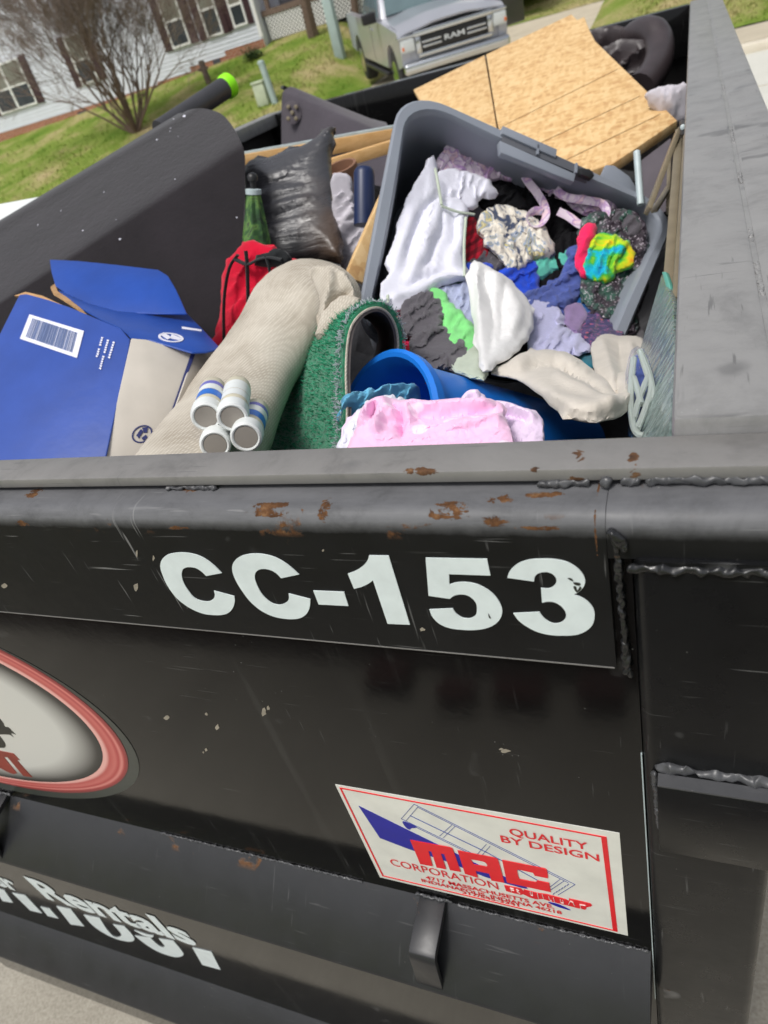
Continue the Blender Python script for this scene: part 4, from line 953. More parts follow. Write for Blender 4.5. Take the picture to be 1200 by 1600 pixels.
slab('far_panel', [(304,552),(343,547),(330,575),(300,625),(262,672)], plane3((304,552,.39), (343,547,.44), (262,672,.27)), .003, 'card_white', bx)
plF = plane3((88,452,.50), (300,498,.50), (205,528,.368))
slab('lower_flap', [(88,451),(108,460),(140,474),(185,486),(240,489),(290,487),(318,515),(345,544),(322,549),(300,550),(232,530),(205,528),(190,513),(160,500),(128,482),(104,464)], plF, .003, 'card_blue2', bx)
plU = plane3((77,405,.56), (247,421,.56), (185,487,.47))
slab('upper_flap', [(77,405),(120,407),(180,413),(247,421),(262,430),(275,452),(292,490),(240,490),(185,488),(140,476),(106,461),(86,446),(80,425)], plU, .003, 'card_blue2', bx)
slab('torn_edge', [(79,448),(86,443),(90,455),(104,464),(128,483),(136,492),(122,482),(98,466),(84,458)], (plF[0] + plF[1] * .001, plF[1]), .003, 'card_brown', bx, bevel=0)
pA1 = (plA[0] + plA[1] * .0012, plA[1]); pA2 = (plA[0] + plA[1] * .0018, plA[1])
slab('barcode_label', [(46,491),(131,517),(120,559),(31,529)], pA1, .001, 'cloth_white', bx, bevel=0)
Q = [np.array(p, float) for p in ((51,497),(122,520),(114,551),(40,526))]; mb = MB(); rq = random.Random(5); u = 0.0
while u < .97:
    wd = rq.choice((.006, .008, .012, .018)); u2 = min(1, u + wd); c = [Q[0] + (Q[1] - Q[0]) * u, Q[0] + (Q[1] - Q[0]) * u2, Q[3] + (Q[2] - Q[3]) * u2, Q[3] + (Q[2] - Q[3]) * u]
    v3 = [onpl(x, y, pA2) for x, y in c]; V, F = extrude(v3, [(0, 1, 2, 3)], -plA[1] * .0006); mb.add(V, F); u = u2 + rq.choice((.008, .012, .018))
mb.link('barcode_bars', 'bar_grey', bx, smooth=False)
mb = MB(); rq = random.Random(9)
for (xa, ya), (xb, yb), nn in (((160,526),(151,558),9), ((169,530),(156,577),13), ((178,533),(170,560),7)):
    for i in range(nn):
        if i == nn // 2 and nn > 8: continue
        f0, f1 = (i + .1) / nn, (i + .75) / nn; c = [(xa + (xb - xa) * f0 - 1.6, ya + (yb - ya) * f0), (xa + (xb - xa) * f0 + 1.6, ya + (yb - ya) * f0 + 1), (xa + (xb - xa) * f1 + rq.uniform(0, 1.6), ya + (yb - ya) * f1 + 1), (xa + (xb - xa) * f1 - 1.6, ya + (yb - ya) * f1)]
        V, F = extrude([onpl(x, y, pA1) for x, y in c], [(0, 1, 2, 3)], -plA[1] * .0006); mb.add(V, F)
mb.link('small_print', 'cloth_white', bx, smooth=False)
pF1 = (plF[0] + plF[1] * .001, plF[1])
def ring_px(c, a, b, w_, pl, ang=0, n=28):
    mb = MB(); V = []
    for i in range(n):
        t_ = 2 * math.pi * i / n
        for k in (1, 1 - w_): x, y = a * k * math.cos(t_), b * k * math.sin(t_); V.append(onpl(c[0] + x * math.cos(ang) - y * math.sin(ang), c[1] + x * math.sin(ang) + y * math.cos(ang), pl))
    F = [(2 * i, 2 * i + 1, 2 * ((i + 1) % n) + 1, 2 * ((i + 1) % n)) for i in range(n)]; V, F = extrude(V, F, -pl[1] * .0006); return V, F
link('flap_emblem', *ring_px((267,527), 20, 7, .2, pF1, .12), 'cloth_white', bx, smooth=False)
for c in ([(250,522),(256,519),(268,527),(262,530)], [(284,510),(315,515),(315,517),(284,513)], [(268,522),(284,528),(280,531),(266,528)]): link('flap_print', *extrude([onpl(x, y, pF1) for x, y in c], [(0, 1, 2, 3)], -plF[1] * .0006), 'cloth_white', bx, smooth=False)
pE1 = (plE[0] + plE[1] * .001, plE[1]); mb = MB(); mb.add(*ring_px((222,678), 17, 13, .14, pE1, -.5))
for c in ([(213,680),(220,670),(224,674),(217,685)], [(222,668),(231,667),(230,676),(225,676)], [(221,684),(228,679),(231,684),(224,688)]): mb.add(*extrude([onpl(x, y, pE1) for x, y in c], [(0, 1, 2, 3)], -plE[1] * .0006))
mb.link('end_emblem', 'navy', bx, smooth=False)

# rolled beige rug
rg = thing('rolled_rug', 'rolled rug with woven beige backing outward, its end folded over', 'rug', at(330, 710, .25))
cl = catm3([at(262,800,.13), at(322,700,.24), at(380,600,.36), at(428,525,.45), at(472,470,.52), (at(505,452,.57))], 7)
n = len(cl); R = []
for i in range(n):
    f = i / (n - 1); R.append((.066 + .004 * math.sin(f * 9), .040 + .003 * math.sin(f * 7 + 1)) if f < .93 else (.062 - (f - .93) * .22, .040 - (f - .93) * .2))
V, F = tube(cl, R, 28); V = [np.array(v) + np.array((0, -.4, .8)) * (.007 * noise.noise(Vector(v) * 9) + .003 * noise.noise(Vector(v) * 26)) for v in V]
link('roll', V, F, 'burlap', rg)
yr = lambda v: .50 + .0006 * (480 - v[:, 1])
garment('folded_end', [(486,424),(505,416),(530,420),(550,440),(558,468),(548,482),(525,492),(508,520),(498,524),(494,495),(500,470),(490,445)], 'burlap', yfun=lambda v: .44 + .0006 * (480 - v[:, 1]), bulge=.022, fold=-.004, wl_=46, ang=-20, edge=16, seed=2, parent=rg, step=3.2, th=.02, crump=.001, grow=3, folds=[([(489,424),(494,460),(499,520)],-.016,6), ([(500,520),(512,492),(534,468),(552,462)],-.014,5), ([(515,430),(512,470),(503,500)],.010,9), ([(535,430),(552,455),(556,478)],.010,8)])
garment('fold_flap', [(497,522),(504,500),(520,478),(540,466),(556,470),(552,486),(530,500),(510,518)], 'burlap', yfun=lambda v: .425 + .0006 * (480 - v[:, 1]), bulge=.012, fold=.002, edge=12, seed=5, parent=rg, step=4, th=.02, crump=.001)
# bundle of bottles
for k, (cx, cy, bxx, by, Yc) in enumerate(((322,652,337,596,.195), (363,653,374,594,.195), (384,684,404,632,.185), (336,696,352,645,.18))):
    c = at(cx, cy, Yc); ax = at(bxx, by, Yc + .085) - c
    b = thing('bottle', ('white bottle with a blue label, upper left of the shrink wrapped bundle on the rug', 'white bottle turned label away, upper right of the shrink wrapped bundle on the rug', 'white bottle with a blue label, lower right of the bundle beside the green turf', 'lowest white bottle of the bundle, resting on the dumpster rim side of the rug')[k], 'bottle', c, 'shrink wrapped bottles on the rug')
    V, F = lathe([(.0022, .0005), (.0022, .0104), (.0005, .0112), (0, .0125), (.0012, .0142), (.004, .0148), (.015, .0148), (.0165, .0135)], c, ax, 28, False, False); link('cap', V, F, 'plastic_white', b)
    V, F = lathe([(.0009, .0104), (.0018, .0104)], c, ax, 28); link('seal', V, F, 'seal', b)
    V, F = lathe([(.014, .0115), (.018, .0115), (.022, .0132), (.070, .0132), (.075, .0125), (.078, .010)], c, ax, 28); link('bottle_body', V, F, 'plastic_ivory', b)
    V, F = lathe([(.026, .01345), (.040, .01345)], c, ax, 28, False, False); link('label', V, F, 'label_blue' if k != 1 else 'plastic_white', b)
    V, F = lathe([(.041, .01345), (.054, .01345)], c, ax, 28, False, False); link('label', V, F, 'plastic_white', b)
    V, F = lathe([(.054, .0135), (.062, .0135)], c, ax, 28, False, False); link('label', V, F, 'label_violet' if k != 1 else 'plastic_white', b)
# green turf
tf = thing('turf_roll', 'roll of green artificial turf with grey backing and a frayed cut edge', 'turf', at(500, 710, .3))
front = catm3([(536,760,.20), (540,690,.23), (543,640,.25), (541,590,.275), (543,540,.30), (550,508,.315), (568,487,.33), (590,480,.345), (608,490,.36), (620,515,.37), (622,548,.37), (612,575,.36), (592,592,.34)], 3)
back = catm3([(395,790,.33), (425,712,.38), (440,660,.41), (455,605,.44), (472,555,.47), (500,512,.50), (530,492,.52), (560,490,.55), (582,500,.57), (592,520,.58), (592,545,.58), (585,565,.56), (575,575,.54)], 3)
A3 = [at(*p) for p in front]; B3 = [at(*p) for p in back]; NG = 9
G = [[A3[i] + (B3[i] - A3[i]) * k / NG for k in range(NG + 1)] for i in range(len(A3))]
V, F = sheet(G, .004); V2, F2 = sheet(G, -.004)
c0 = np.mean([np.array(v) for v in V], 0)
outer_V, outer_F, inner_V, inner_F = (V2, F2, V, F)
def side_out(Vs):  # which offset points outward (flank towards the camera)
    m = len(A3) * (NG + 1); return np.dot(np.array(Vs[m + 5 * (NG + 1) + 4]) - np.array(Vs[5 * (NG + 1) + 4]), CAM - np.array(Vs[5 * (NG + 1) + 4])) > 0
if side_out(V): outer_V, outer_F, inner_V, inner_F = V, F, V2, F2
link('pile_side', outer_V, outer_F, 'turf', tf); link('backing', inner_V, inner_F, 'turf_back', tf)
rq = random.Random(2); mb = MB(); m = len(A3) * (NG + 1)
for i in range(9000):
    a = rq.uniform(0, len(A3) - 1.001); b = rq.uniform(0, NG - .001); ia, ib = int(a), int(b); fa, fb = a - ia, b - ib
    g = lambda i_, j_: np.array(outer_V[m + i_ * (NG + 1) + j_]); p = (g(ia, ib) * (1 - fa) + g(ia + 1, ib) * fa) * (1 - fb) + (g(ia, ib + 1) * (1 - fa) + g(ia + 1, ib + 1) * fa) * fb
    o = np.array(outer_V[ia * (NG + 1) + ib]); nn = g(ia, ib) - o; nn /= np.linalg.norm(nn); j = np.array([rq.gauss(0, 1) for _ in range(3)]); s_ = np.cross(nn, j); s_ /= np.linalg.norm(s_) + 1e-9
    tip = p + (nn + j * .45) * rq.uniform(.002, .0045); mb.add([p - s_ * .0008, p + s_ * .0008, tip], [(0, 1, 2)])
mb.link('turf_fibre', 'turf_blade', tf, kind='stuff', smooth=False)
mb = MB()
for i in range(420):
    a = rq.uniform(2, len(A3) * .86); ia = int(a); fa = a - ia; p = A3[ia] * (1 - fa) + A3[min(ia + 1, len(A3) - 1)] * fa; inward = (B3[ia] - A3[ia]); inward /= np.linalg.norm(inward)
    nn = np.array(outer_V[m + ia * (NG + 1)]) - np.array(outer_V[ia * (NG + 1)]); nn /= np.linalg.norm(nn); j = np.array([rq.gauss(0, 1) for _ in range(3)])
    q0 = p + nn * .006 + inward * rq.uniform(0, .016); q1 = q0 + j * .0018 + nn * .002; mb.bar(q0, q1, .0007, .0007)
mb.link('frayed_thread', 'turf_edge', tf, kind='stuff')
V, F = tube([p + np.array((0, -.001, 0)) for p in A3], .0013, 6); link('cut_edge', V, F, 'burlap', tf)

# blue bin on its side
bn = thing('plastic_bin', 'bright blue plastic bin lying on its side under the cream sweater', 'bin', at(720, 690, .35))
c = at(608, 664, .285); ax = at(862, 706, .47) - c
V, F = lathe([(.30, .0005), (.30, .058), (.02, .0645), (.008, .0665), (.006, .0735), (-.004, .0745), (-.008, .071), (-.006, .0665), (.004, .062), (.02, .059), (.29, .055), (.29, .0005)], c, ax, 44, False, False)
link('bin_shell', V, F, 'bin_blue', bn)
garment('fleece', [(535,668),(538,630),(560,620),(590,612),(625,605),(650,612),(650,650),(620,660),(570,700),(540,700)], 'cloth_sky', yfun=lambda v: .255 + .0005 * (v[:, 0] - 540), bulge=.014, fold=.008, wl_=20, seed=21, label='sky blue fleece stuffed inside the blue bin', cat='clothing', step=4)
# soft laundry in front
yl = lambda v: .17 + .0009 * (700 - v[:, 1])
CG = 'discarded clothes and linen'
garment('shirt', [(536,715),(540,690),(556,662),(580,640),(606,630),(630,634),(640,650),(625,690),(620,730),(560,740)], 'cloth_white', yfun=yl, lift=.0, bulge=.02, fold=.012, wl_=30, ang=30, seed=22, crump=.016, label='crumpled pale white shirt at the near rim beside the turf roll', cat='clothing', group=CG)
garment('blanket', [(690,720),(700,670),(722,640),(738,628),(756,630),(764,640),(800,645),(835,655),(846,672),(848,700),(846,740),(740,745)], 'cloth_lavender', yfun=yl, lift=.0, bulge=.022, fold=.0, wl_=44, ang=40, seed=23, crump=.004, folds=[([(726,660),(736,636),(752,634)],.014,8), ([(752,640),(795,650),(842,668)],.010,7), ([(765,648),(772,690)],-.010,5), ([(790,660),(830,672)],-.007,6), ([(745,650),(740,690)],.008,8)], label='pale lavender pink blanket with a white edge on the blue bin', cat='blanket', group=CG)
garment('shirt', [(590,650),(606,632),(636,640),(668,652),(676,664),(640,672),(600,672)], 'cloth_lavender', yfun=yl, lift=.012, bulge=.012, fold=.006, wl_=16, ang=70, seed=24, label='small lavender shirt gathered behind the pink dotted cloth', cat='clothing', group=CG)
garment('pyjamas', [(575,745),(576,690),(580,670),(600,658),(635,656),(690,660),(740,658),(775,660),(785,680),(782,745)], 'cloth_dots', yfun=yl, lift=.024, bulge=.026, fold=.001, wl_=50, ang=75, seed=25, crump=.004, folds=[([(582,700),(592,672),(625,662)],.014,9), ([(600,710),(610,684),(640,676),(650,694)],.014,8), ([(640,668),(700,668),(775,664)],.012,8), ([(626,668),(640,684),(634,712)],-.014,5), ([(655,684),(720,682),(780,676)],-.008,6), ([(700,700),(745,690),(785,690)],.008,9), ([(590,690),(604,668)],-.010,4)], label='pink pyjamas with white dots bunched at the near rim', cat='clothing', group=CG)
garment('sock', [(538,668),(552,650),(566,640),(572,650),(556,672),(540,690)], 'cloth_lavender', yfun=yl, lift=-.004, bulge=.008, fold=.003, seed=26, label='pale pink sock next to the frayed turf edge', cat='clothing', group=CG)

# grey tote on its side
TQ = [at(630,137,.85), at(1056,331,1.0), at(940,604,.62), at(556,526,.55)]
NO = np.cross(TQ[1] - TQ[0], TQ[3] - TQ[0]); NO /= np.linalg.norm(NO); NO = NO if np.dot(NO, CAM - TQ[0]) > 0 else -NO
UX = (TQ[1] - TQ[0]) / np.linalg.norm(TQ[1] - TQ[0])
def tote_pt(u, v): return (TQ[0] * (1 - u) + TQ[1] * u) * (1 - v) + (TQ[3] * (1 - u) + TQ[2] * u) * v
def rr_loop(r=.15, n=8):
    out = []
    for (cx, cy, a0) in ((r, r, 180), (1 - r, r, 270), (1 - r, 1 - r, 0), (r, 1 - r, 90)):
        for i in range(n + 1):
            a = rad(a0 + 90 * i / n); out.append((cx + r * math.cos(a), cy + r * math.sin(a)))
    L = []
    for i in range(len(out)):
        a, b = out[i], out[(i + 1) % len(out)]; L.append(a)
        if math.dist(a, b) > .2:
            for k in range(1, 8): L.append((a[0] + (b[0] - a[0]) * k / 8, a[1] + (b[1] - a[1]) * k / 8))
    return L
LP = [tote_pt(u, v) for u, v in rr_loop()]; CT = np.mean(LP, 0); n = len(LP)
INTO = -NO * .8 + np.array((-.06, .35, -.1)); INTO /= np.linalg.norm(INTO)
def ringT(outset, depth, scale=1.0): return [CT + (p - CT) * scale + (p - CT) / np.linalg.norm(p - CT) * outset + INTO * depth for p in LP]
tt = thing('storage_tote', 'grey plastic storage tote tipped on its side and spilling clothes', 'tote', CT + INTO * .2)
secs = [ringT(-.006, .26, .82), ringT(-.018, .012), ringT(-.017, .002), ringT(-.013, -.003), ringT(.0, -.004), ringT(.004, .0), ringT(.004, .020), ringT(.0, .022), ringT(-.012, .022), ringT(-.012, .03), ringT(.0, .265, .82)]
V, F = [], []
for s_ in secs: V += s_
for i in range(len(secs) - 1):
    for k in range(n): F.append((i * n + k, i * n + (k + 1) % n, (i + 1) * n + (k + 1) % n, (i + 1) * n + k))
F.append(tuple(range(n - 1, -1, -1))); F.append(tuple(range((len(secs) - 1) * n, len(secs) * n)))
link('tub', V, F, 'tote', tt)
plT = (TQ[0] + NO * .006, NO); plT2 = (TQ[0] + NO * .010, NO)
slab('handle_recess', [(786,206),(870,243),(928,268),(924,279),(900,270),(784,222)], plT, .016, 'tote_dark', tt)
slab('handle_lip', [(781,219),(900,272),(897,284),(866,272),(783,238)], plT2, .012, 'tote', tt)
slab('handle_lip', [(786,196),(871,233),(869,246),(784,208)], plT2, .014, 'tote', tt)
for xx, yy in ((840, 234), (900, 263)): slab('handle_rib', [(xx, yy - 9), (xx + 3, yy - 8), (xx + 2, yy + 7), (xx - 1, yy + 6)], plT2, .008, 'tote', tt, bevel=0)
slab('latch_plate', [(932,290),(947,257),(960,258),(984,275),(1002,304),(985,308)], (TQ[0] - NO * .01, NO), .006, 'tote', tt, bevel=.002)
slab('broken_clip', [(905,262),(922,263),(930,274),(925,279),(908,272)], (TQ[0] + NO * .016, NO), .01, 'black_plastic', tt, bevel=.002)

# clothes in and around the tote
def G_(name, out, mat, label, cat='clothing', **k): return garment(name, out, mat, label=label, cat=cat, group=CG, **k)
G_('clothes_heap', [(700,270),(760,245),(830,275),(950,335),(1000,390),(985,470),(950,540),(890,570),(700,550),(630,500),(640,430),(680,340)], 'cloth_black', 'dark tangle of clothes packed in the back of the grey tote', lift=-.06, bulge=.03, fold=.012, edge=60, seed=1, step=7, th=.05)
G_('top', [(688,266),(712,232),(760,214),(806,226),(860,256),(905,280),(958,320),(930,336),(880,316),(820,290),(780,282),(745,296),(712,288)], 'cloth_tiedye', 'purple and white tie dye top at the very back of the tote', lift=.01, bulge=.015, fold=.008, wl_=18, seed=31)
G_('jacket', [(745,268),(790,258),(850,280),(930,318),(962,345),(955,378),(915,388),(890,412),(845,405),(812,372),(780,342),(752,312)], 'cloth_black', 'black jacket lying behind the tie dye straps', lift=-.01, bulge=.02, fold=.006, wl_=40, seed=32)
st = thing('strap', 'loose tie dye straps curling over the black jacket', 'strap', at(850, 345, .85)); st['group'] = CG
for pts in ([(812,258),(824,282),(838,300),(850,320),(853,338),(843,352),(830,353),(824,341),(834,330),(848,330)], [(868,296),(885,308),(915,313),(940,318),(948,332),(940,348),(930,360)], [(872,330),(888,338),(905,350),(925,356)]):
    P_ = [np.array(at(x, y, surfY([(x, y)])[0] - .045)) for x, y in catmull(pts, 5, False)]; V, F = tube(P_, [(.0065, .0014)] * len(P_), 8, up=(0, -.8, .6)); link('strap_band', V, F, 'cloth_tiedye', st)
G_('nightgown', [(678,264),(686,300),(692,322),(728,336),(726,370),(725,430),(745,448),(700,452),(672,470),(640,492),(612,500),(603,482),(606,458),(618,440),(610,425),(620,402),(628,368),(640,330),(660,295)], 'cloth_white', 'white cotton nightgown draped down the left side of the tote', lift=.02, bulge=.026, fold=-.0025, wl_=54, ang=8, seed=33, crump=.002, folds=[([(700,335),(672,395),(648,462)],.012,13), ([(722,345),(718,390),(708,440)],.007,9), ([(698,328),(690,375),(664,440)],-.012,6), ([(655,345),(640,395),(622,440)],.008,12), ([(690,318),(660,360),(640,425)],-.010,5), ([(614,486),(650,474),(690,455),(735,446)],.013,9), ([(640,466),(680,446),(715,438)],-.008,6), ([(712,350),(706,400)],-.006,5)])
G_('pillowcase', [(690,290),(712,284),(745,290),(768,305),(770,316),(745,324),(738,334),(700,330),(690,318)], 'cloth_white', 'folded white pillowcase end with pale green piping', lift=.034, bulge=.012, fold=.005, wl_=22, ang=10, seed=34, crump=.008)
for pts in ([(680,263),(684,285),(690,320)], [(690,322),(715,331),(741,335)], [(728,340),(725,385),(726,432)], [(606,462),(606,480),(615,498),(640,494)]):
    P_ = [np.array(at(x, y, surfY([(x, y)])[0] - .062)) for x, y in catmull(pts, 4, False)]; V, F = tube(P_, .0022, 6); link('piping', V, F, 'cloth_piping', bpy.data.objects['nightgown'])
G_('cloth', [(722,275),(750,272),(766,290),(760,300),(735,292),(718,288)], 'cloth_piping', 'small sage green cloth tucked behind the pillowcase', lift=.0, bulge=.008, fold=.004, seed=35)
G_('sweatshirt', [(735,340),(752,330),(762,345),(758,372),(742,380),(732,365)], 'cloth_grey', 'grey sweatshirt corner behind the red plaid shirt', lift=.005, bulge=.01, seed=36)
G_('plaid_shirt', [(726,358),(742,352),(750,372),(762,390),(755,408),(738,412),(724,402)], 'cloth_plaid', 'small red plaid shirt beside the white nightgown', lift=.016, bulge=.01, fold=.005, wl_=16, seed=37)
G_('blouse', [(752,362),(765,344),(788,338),(812,344),(838,360),(862,392),(858,408),(835,412),(818,425),(800,428),(782,405),(765,390)], 'cloth_floral', 'cream blouse with faded blue and yellow flowers', lift=.02, bulge=.02, fold=.010, wl_=20, ang=-30, seed=38)
G_('t_shirt', [(722,410),(745,412),(765,396),(785,402),(802,422),(795,442),(770,445),(745,440),(728,430)], 'cloth_grey', 'charcoal t shirt below the flowered blouse', lift=.012, bulge=.014, fold=.008, wl_=16, seed=39)
G_('shorts', [(730,432),(748,424),(768,426),(772,442),(792,432),(815,424),(835,424),(838,440),(834,468),(820,482),(800,478),(780,462),(750,452)], 'cloth_royal', 'royal blue shorts crumpled in the middle of the tote', lift=.022, bulge=.016, fold=.009, wl_=22, ang=50, seed=41)
G_('vest', [(832,412),(860,404),(888,402),(897,408),(888,418),(862,426),(846,434),(834,430)], 'cloth_mint', 'mint green vest strap beside the royal blue shorts', lift=.02, bulge=.008, fold=.003, seed=42)
G_('leggings', [(842,440),(868,424),(892,414),(898,428),(878,446),(850,462),(834,466)], 'cloth_black', 'black leggings between the mint vest and the denim', lift=.012, bulge=.008, fold=.004, seed=43)
G_('jeans', [(893,404),(908,400),(914,425),(914,448),(900,470),(880,488),(850,494),(818,488),(806,478),(832,466),(862,458),(880,440),(888,420)], 'cloth_denim', 'washed blue denim jeans twisted across the tote', lift=.026, bulge=.016, fold=.009, wl_=18, ang=60, seed=44)
G_('costume', [(908,378),(925,356),(950,346),(985,345),(1003,362),(1010,395),(1008,440),(1000,482),(985,522),(955,526),(925,500),(912,470),(918,440),(910,410)], 'sequin', 'dark sequinned dress at the right end of the tote', lift=.012, bulge=.026, fold=.012, wl_=20, ang=30, seed=45)
G_('costume', [(918,362),(935,352),(965,372),(985,400),(1000,430),(990,436),(965,405),(940,385),(920,378)], 'sequin', 'dark green shimmering sleeve fold above the rainbow cloth', lift=.045, bulge=.012, fold=.006, seed=46)
G_('hood', [(955,348),(975,344),(996,358),(1000,378),(980,380),(962,365)], 'cloth_grey', 'plain grey hood tucked in the top right corner of the tote', lift=.03, bulge=.012, seed=47)
G_('ribbon', [(908,394),(914,380),(925,376),(928,392),(920,408),(917,432),(914,446),(906,434)], 'cloth_pink', 'hot pink ribbon beside the rainbow cloth', lift=.056, bulge=.008, fold=.003, seed=48, edge=7)
G_('scarf', [(924,408),(932,394),(950,390),(968,396),(982,404),(986,420),(980,432),(962,440),(952,452),(930,452),(916,440),(922,424)], 'cloth_rainbow', 'rainbow swirled scarf on the dark sequinned dress', lift=.052, bulge=.014, fold=.010, wl_=14, ang=20, seed=49, edge=9)
G_('skirt', [(915,452),(945,456),(972,462),(982,485),(968,505),(940,502),(918,482)], 'sequin', 'black glitter skirt below the rainbow scarf', lift=.040, bulge=.016, fold=.008, wl_=16, seed=50)
G_('leotard', [(908,470),(925,474),(944,492),(940,512),(922,530),(902,532),(895,515),(905,495)], 'cloth_azure', 'deep azure leotard under the glitter skirt', lift=.02, bulge=.012, fold=.007, wl_=14, seed=51)
G_('sock', [(888,498),(902,490),(912,498),(910,514),(900,526),(892,518)], 'cloth_mauve', 'mauve sock between the jeans and the azure leotard', lift=.034, bulge=.008, fold=.003, seed=52)
G_('dress', [(918,512),(932,500),(962,512),(972,528),(958,545),(925,548),(912,532)], 'cloth_ditsy', 'small dark dress printed with tiny flowers', lift=.03, bulge=.012, fold=.006, wl_=14, seed=53)
G_('top', [(868,526),(890,532),(918,545),(930,562),(922,572),(900,560),(878,545)], 'cloth_teal', 'teal top showing above the cream sweater', lift=.012, bulge=.01, fold=.004, seed=54)
G_('knit_top', [(818,492),(842,486),(862,492),(878,508),(876,520),(895,534),(918,552),(902,562),(872,566),(850,572),(834,560),(828,525)], 'cloth_lilac', 'pale lilac knit top bunched right of the white sheet', lift=.028, bulge=.016, fold=.010, wl_=20, ang=35, seed=55)
G_('t_shirt', [(684,472),(705,460),(742,454),(752,470),(752,500),(758,540),(745,542),(728,520),(708,500),(692,484)], 'cloth_heather', 'light blue grey heather t shirt left of the white sheet', lift=.026, bulge=.014, fold=.009, wl_=18, ang=20, seed=56)
G_('hoodie', [(634,512),(642,492),(662,478),(682,482),(694,500),(698,530),(715,545),(732,566),(722,588),(690,590),(660,584),(648,560),(650,545),(632,532)], 'cloth_grey', 'wrinkled charcoal hoodie beneath the nightgown', lift=.03, bulge=.02, fold=.013, wl_=20, ang=45, seed=57, crump=.025)
G_('swimsuit', [(680,478),(692,476),(704,492),(722,508),(742,532),(752,552),(742,566),(722,562),(704,540),(698,518),(694,496)], 'cloth_neon', 'neon green swimsuit between the hoodie and the sheet', lift=.044, bulge=.010, fold=.004, wl_=30, seed=58)
G_('leggings', [(616,508),(628,508),(634,528),(652,540),(658,548),(640,545),(624,532)], 'cloth_pink', 'hot pink leggings left of the charcoal hoodie', lift=.026, bulge=.008, fold=.003, seed=59)
G_('sock', [(614,530),(630,542),(654,552),(650,562),(628,556),(614,545)], 'cloth_teal', 'thin teal sock under the hot pink leggings', lift=.014, bulge=.007, fold=.002, seed=60)
G_('shirt', [(618,550),(640,548),(652,546),(656,580),(672,602),(650,592),(630,566)], 'cloth_red', 'crimson shirt hem behind the blue bin rim', lift=.016, bulge=.009, fold=.004, seed=61)
G_('towel', [(742,448),(752,442),(768,448),(800,468),(822,492),(832,518),(828,545),(812,570),(790,588),(764,602),(756,575),(748,530),(742,490)], 'cloth_offwhite', 'large white sheet folded over at the mouth of the tote', cat='sheet', lift=.050, bulge=.03, fold=-.002, wl_=64, ang=-15, edge=22, seed=62, crump=.002, folds=[([(750,455),(756,520),(760,592)],.010,6), ([(762,458),(776,520),(772,585)],-.010,7), ([(775,460),(805,500),(808,548)],.012,12), ([(795,470),(790,520),(785,570)],-.008,6), ([(745,448),(775,455),(810,482)],.010,8), ([(820,505),(800,560)],.006,7)])
G_('cloth', [(714,590),(735,572),(752,556),(760,602),(740,604)], 'cloth_piping', 'pale sage napkin corner under the white sheet', lift=.044, bulge=.006, fold=.003, seed=63)
G_('cloth', [(808,572),(822,558),(840,566),(850,574),(830,586)], 'cloth_green', 'mid green cloth showing between sheet and sweater', lift=.01, bulge=.006, seed=64)
sw_ = G_('sweater', [(778,600),(800,584),(826,572),(855,566),(886,570),(905,580),(926,596),(942,606),(975,600),(990,610),(988,640),(976,662),(945,678),(908,679),(875,664),(842,632),(812,612)], 'cloth_cream', 'cream fleece sweater lying across the blue bin', lift=.02, bulge=.040, fold=-.003, wl_=84, ang=112, edge=32, seed=71, crump=.001, folds=[([(800,596),(840,582),(885,584),(905,600)],.018,16), ([(812,604),(870,600),(920,626),(960,650)],-.016,9), ([(838,628),(885,660),(930,668),(975,650)],.020,11), ([(870,612),(915,640),(960,662)],.010,9), ([(930,585),(948,612),(968,640)],-.026,9), ([(985,575),(992,620),(975,655)],.018,9), ([(905,590),(925,605)],.012,12)], step=3.4)
garment('cuff', [(930,552),(952,540),(975,543),(999,546),(998,575),(990,618),(968,628),(945,615),(932,585)], 'cloth_cream', lift=.034, bulge=.016, fold=-.004, wl_=40, ang=5, edge=12, seed=72, crump=.001, folds=[([(945,548),(955,590),(962,620)],.010,8), ([(966,548),(970,600)],-.006,5), ([(988,552),(990,610)],.008,6)], parent=sw_)


for args in (
             ('shirt', [(770,455),(830,470),(880,492),(890,505),(850,500),(815,492),(780,480)], 'cloth_azure', 'deep blue shirt glimpsed between the jeans and the lilac knit', dict(lift=.008, seed=91)),
             ('shirt', [(700,462),(735,440),(770,452),(770,470),(735,478)], 'cloth_mint', 'mint shirt edge behind the white sheet', dict(lift=.01, seed=92)),
             ('leggings', [(600,500),(622,492),(645,505),(640,525),(616,528)], 'cloth_mauve', 'mauve leggings at the lower left corner of the tote', dict(lift=.012, seed=93)),
             ('t_shirt', [(755,300),(790,300),(830,330),(860,352),(846,372),(810,352),(778,338),(756,325)], 'cloth_black', 'black t shirt above the flowered blouse', dict(lift=.012, seed=94)),
             ('shirt', [(860,450),(905,440),(925,470),(915,500),(885,500),(862,480)], 'cloth_denim', 'denim shirt sleeve beside the glitter skirt', dict(lift=.012, seed=95)),
             ('scarf', [(700,250),(735,232),(775,228),(800,245),(775,262),(740,275),(708,272)], 'cloth_tiedye', 'pastel tie dye scarf behind the nightgown shoulder', dict(lift=.012, seed=96)),
             ('jumper', [(880,380),(912,372),(918,410),(905,440),(880,430),(868,402)], 'cloth_black', 'black jumper left of the hot pink ribbon', dict(lift=.015, seed=97)),
             ('towel', [(960,520),(985,500),(1000,520),(992,555),(965,560)], 'cloth_grey', 'grey towel corner at the lower right rim of the tote', dict(lift=.0, seed=98))):
    G_(args[0], args[1], args[2], args[3], bulge=.014, fold=.010, wl_=22, ang=args[4]['seed'] * 37 % 180, **args[4])

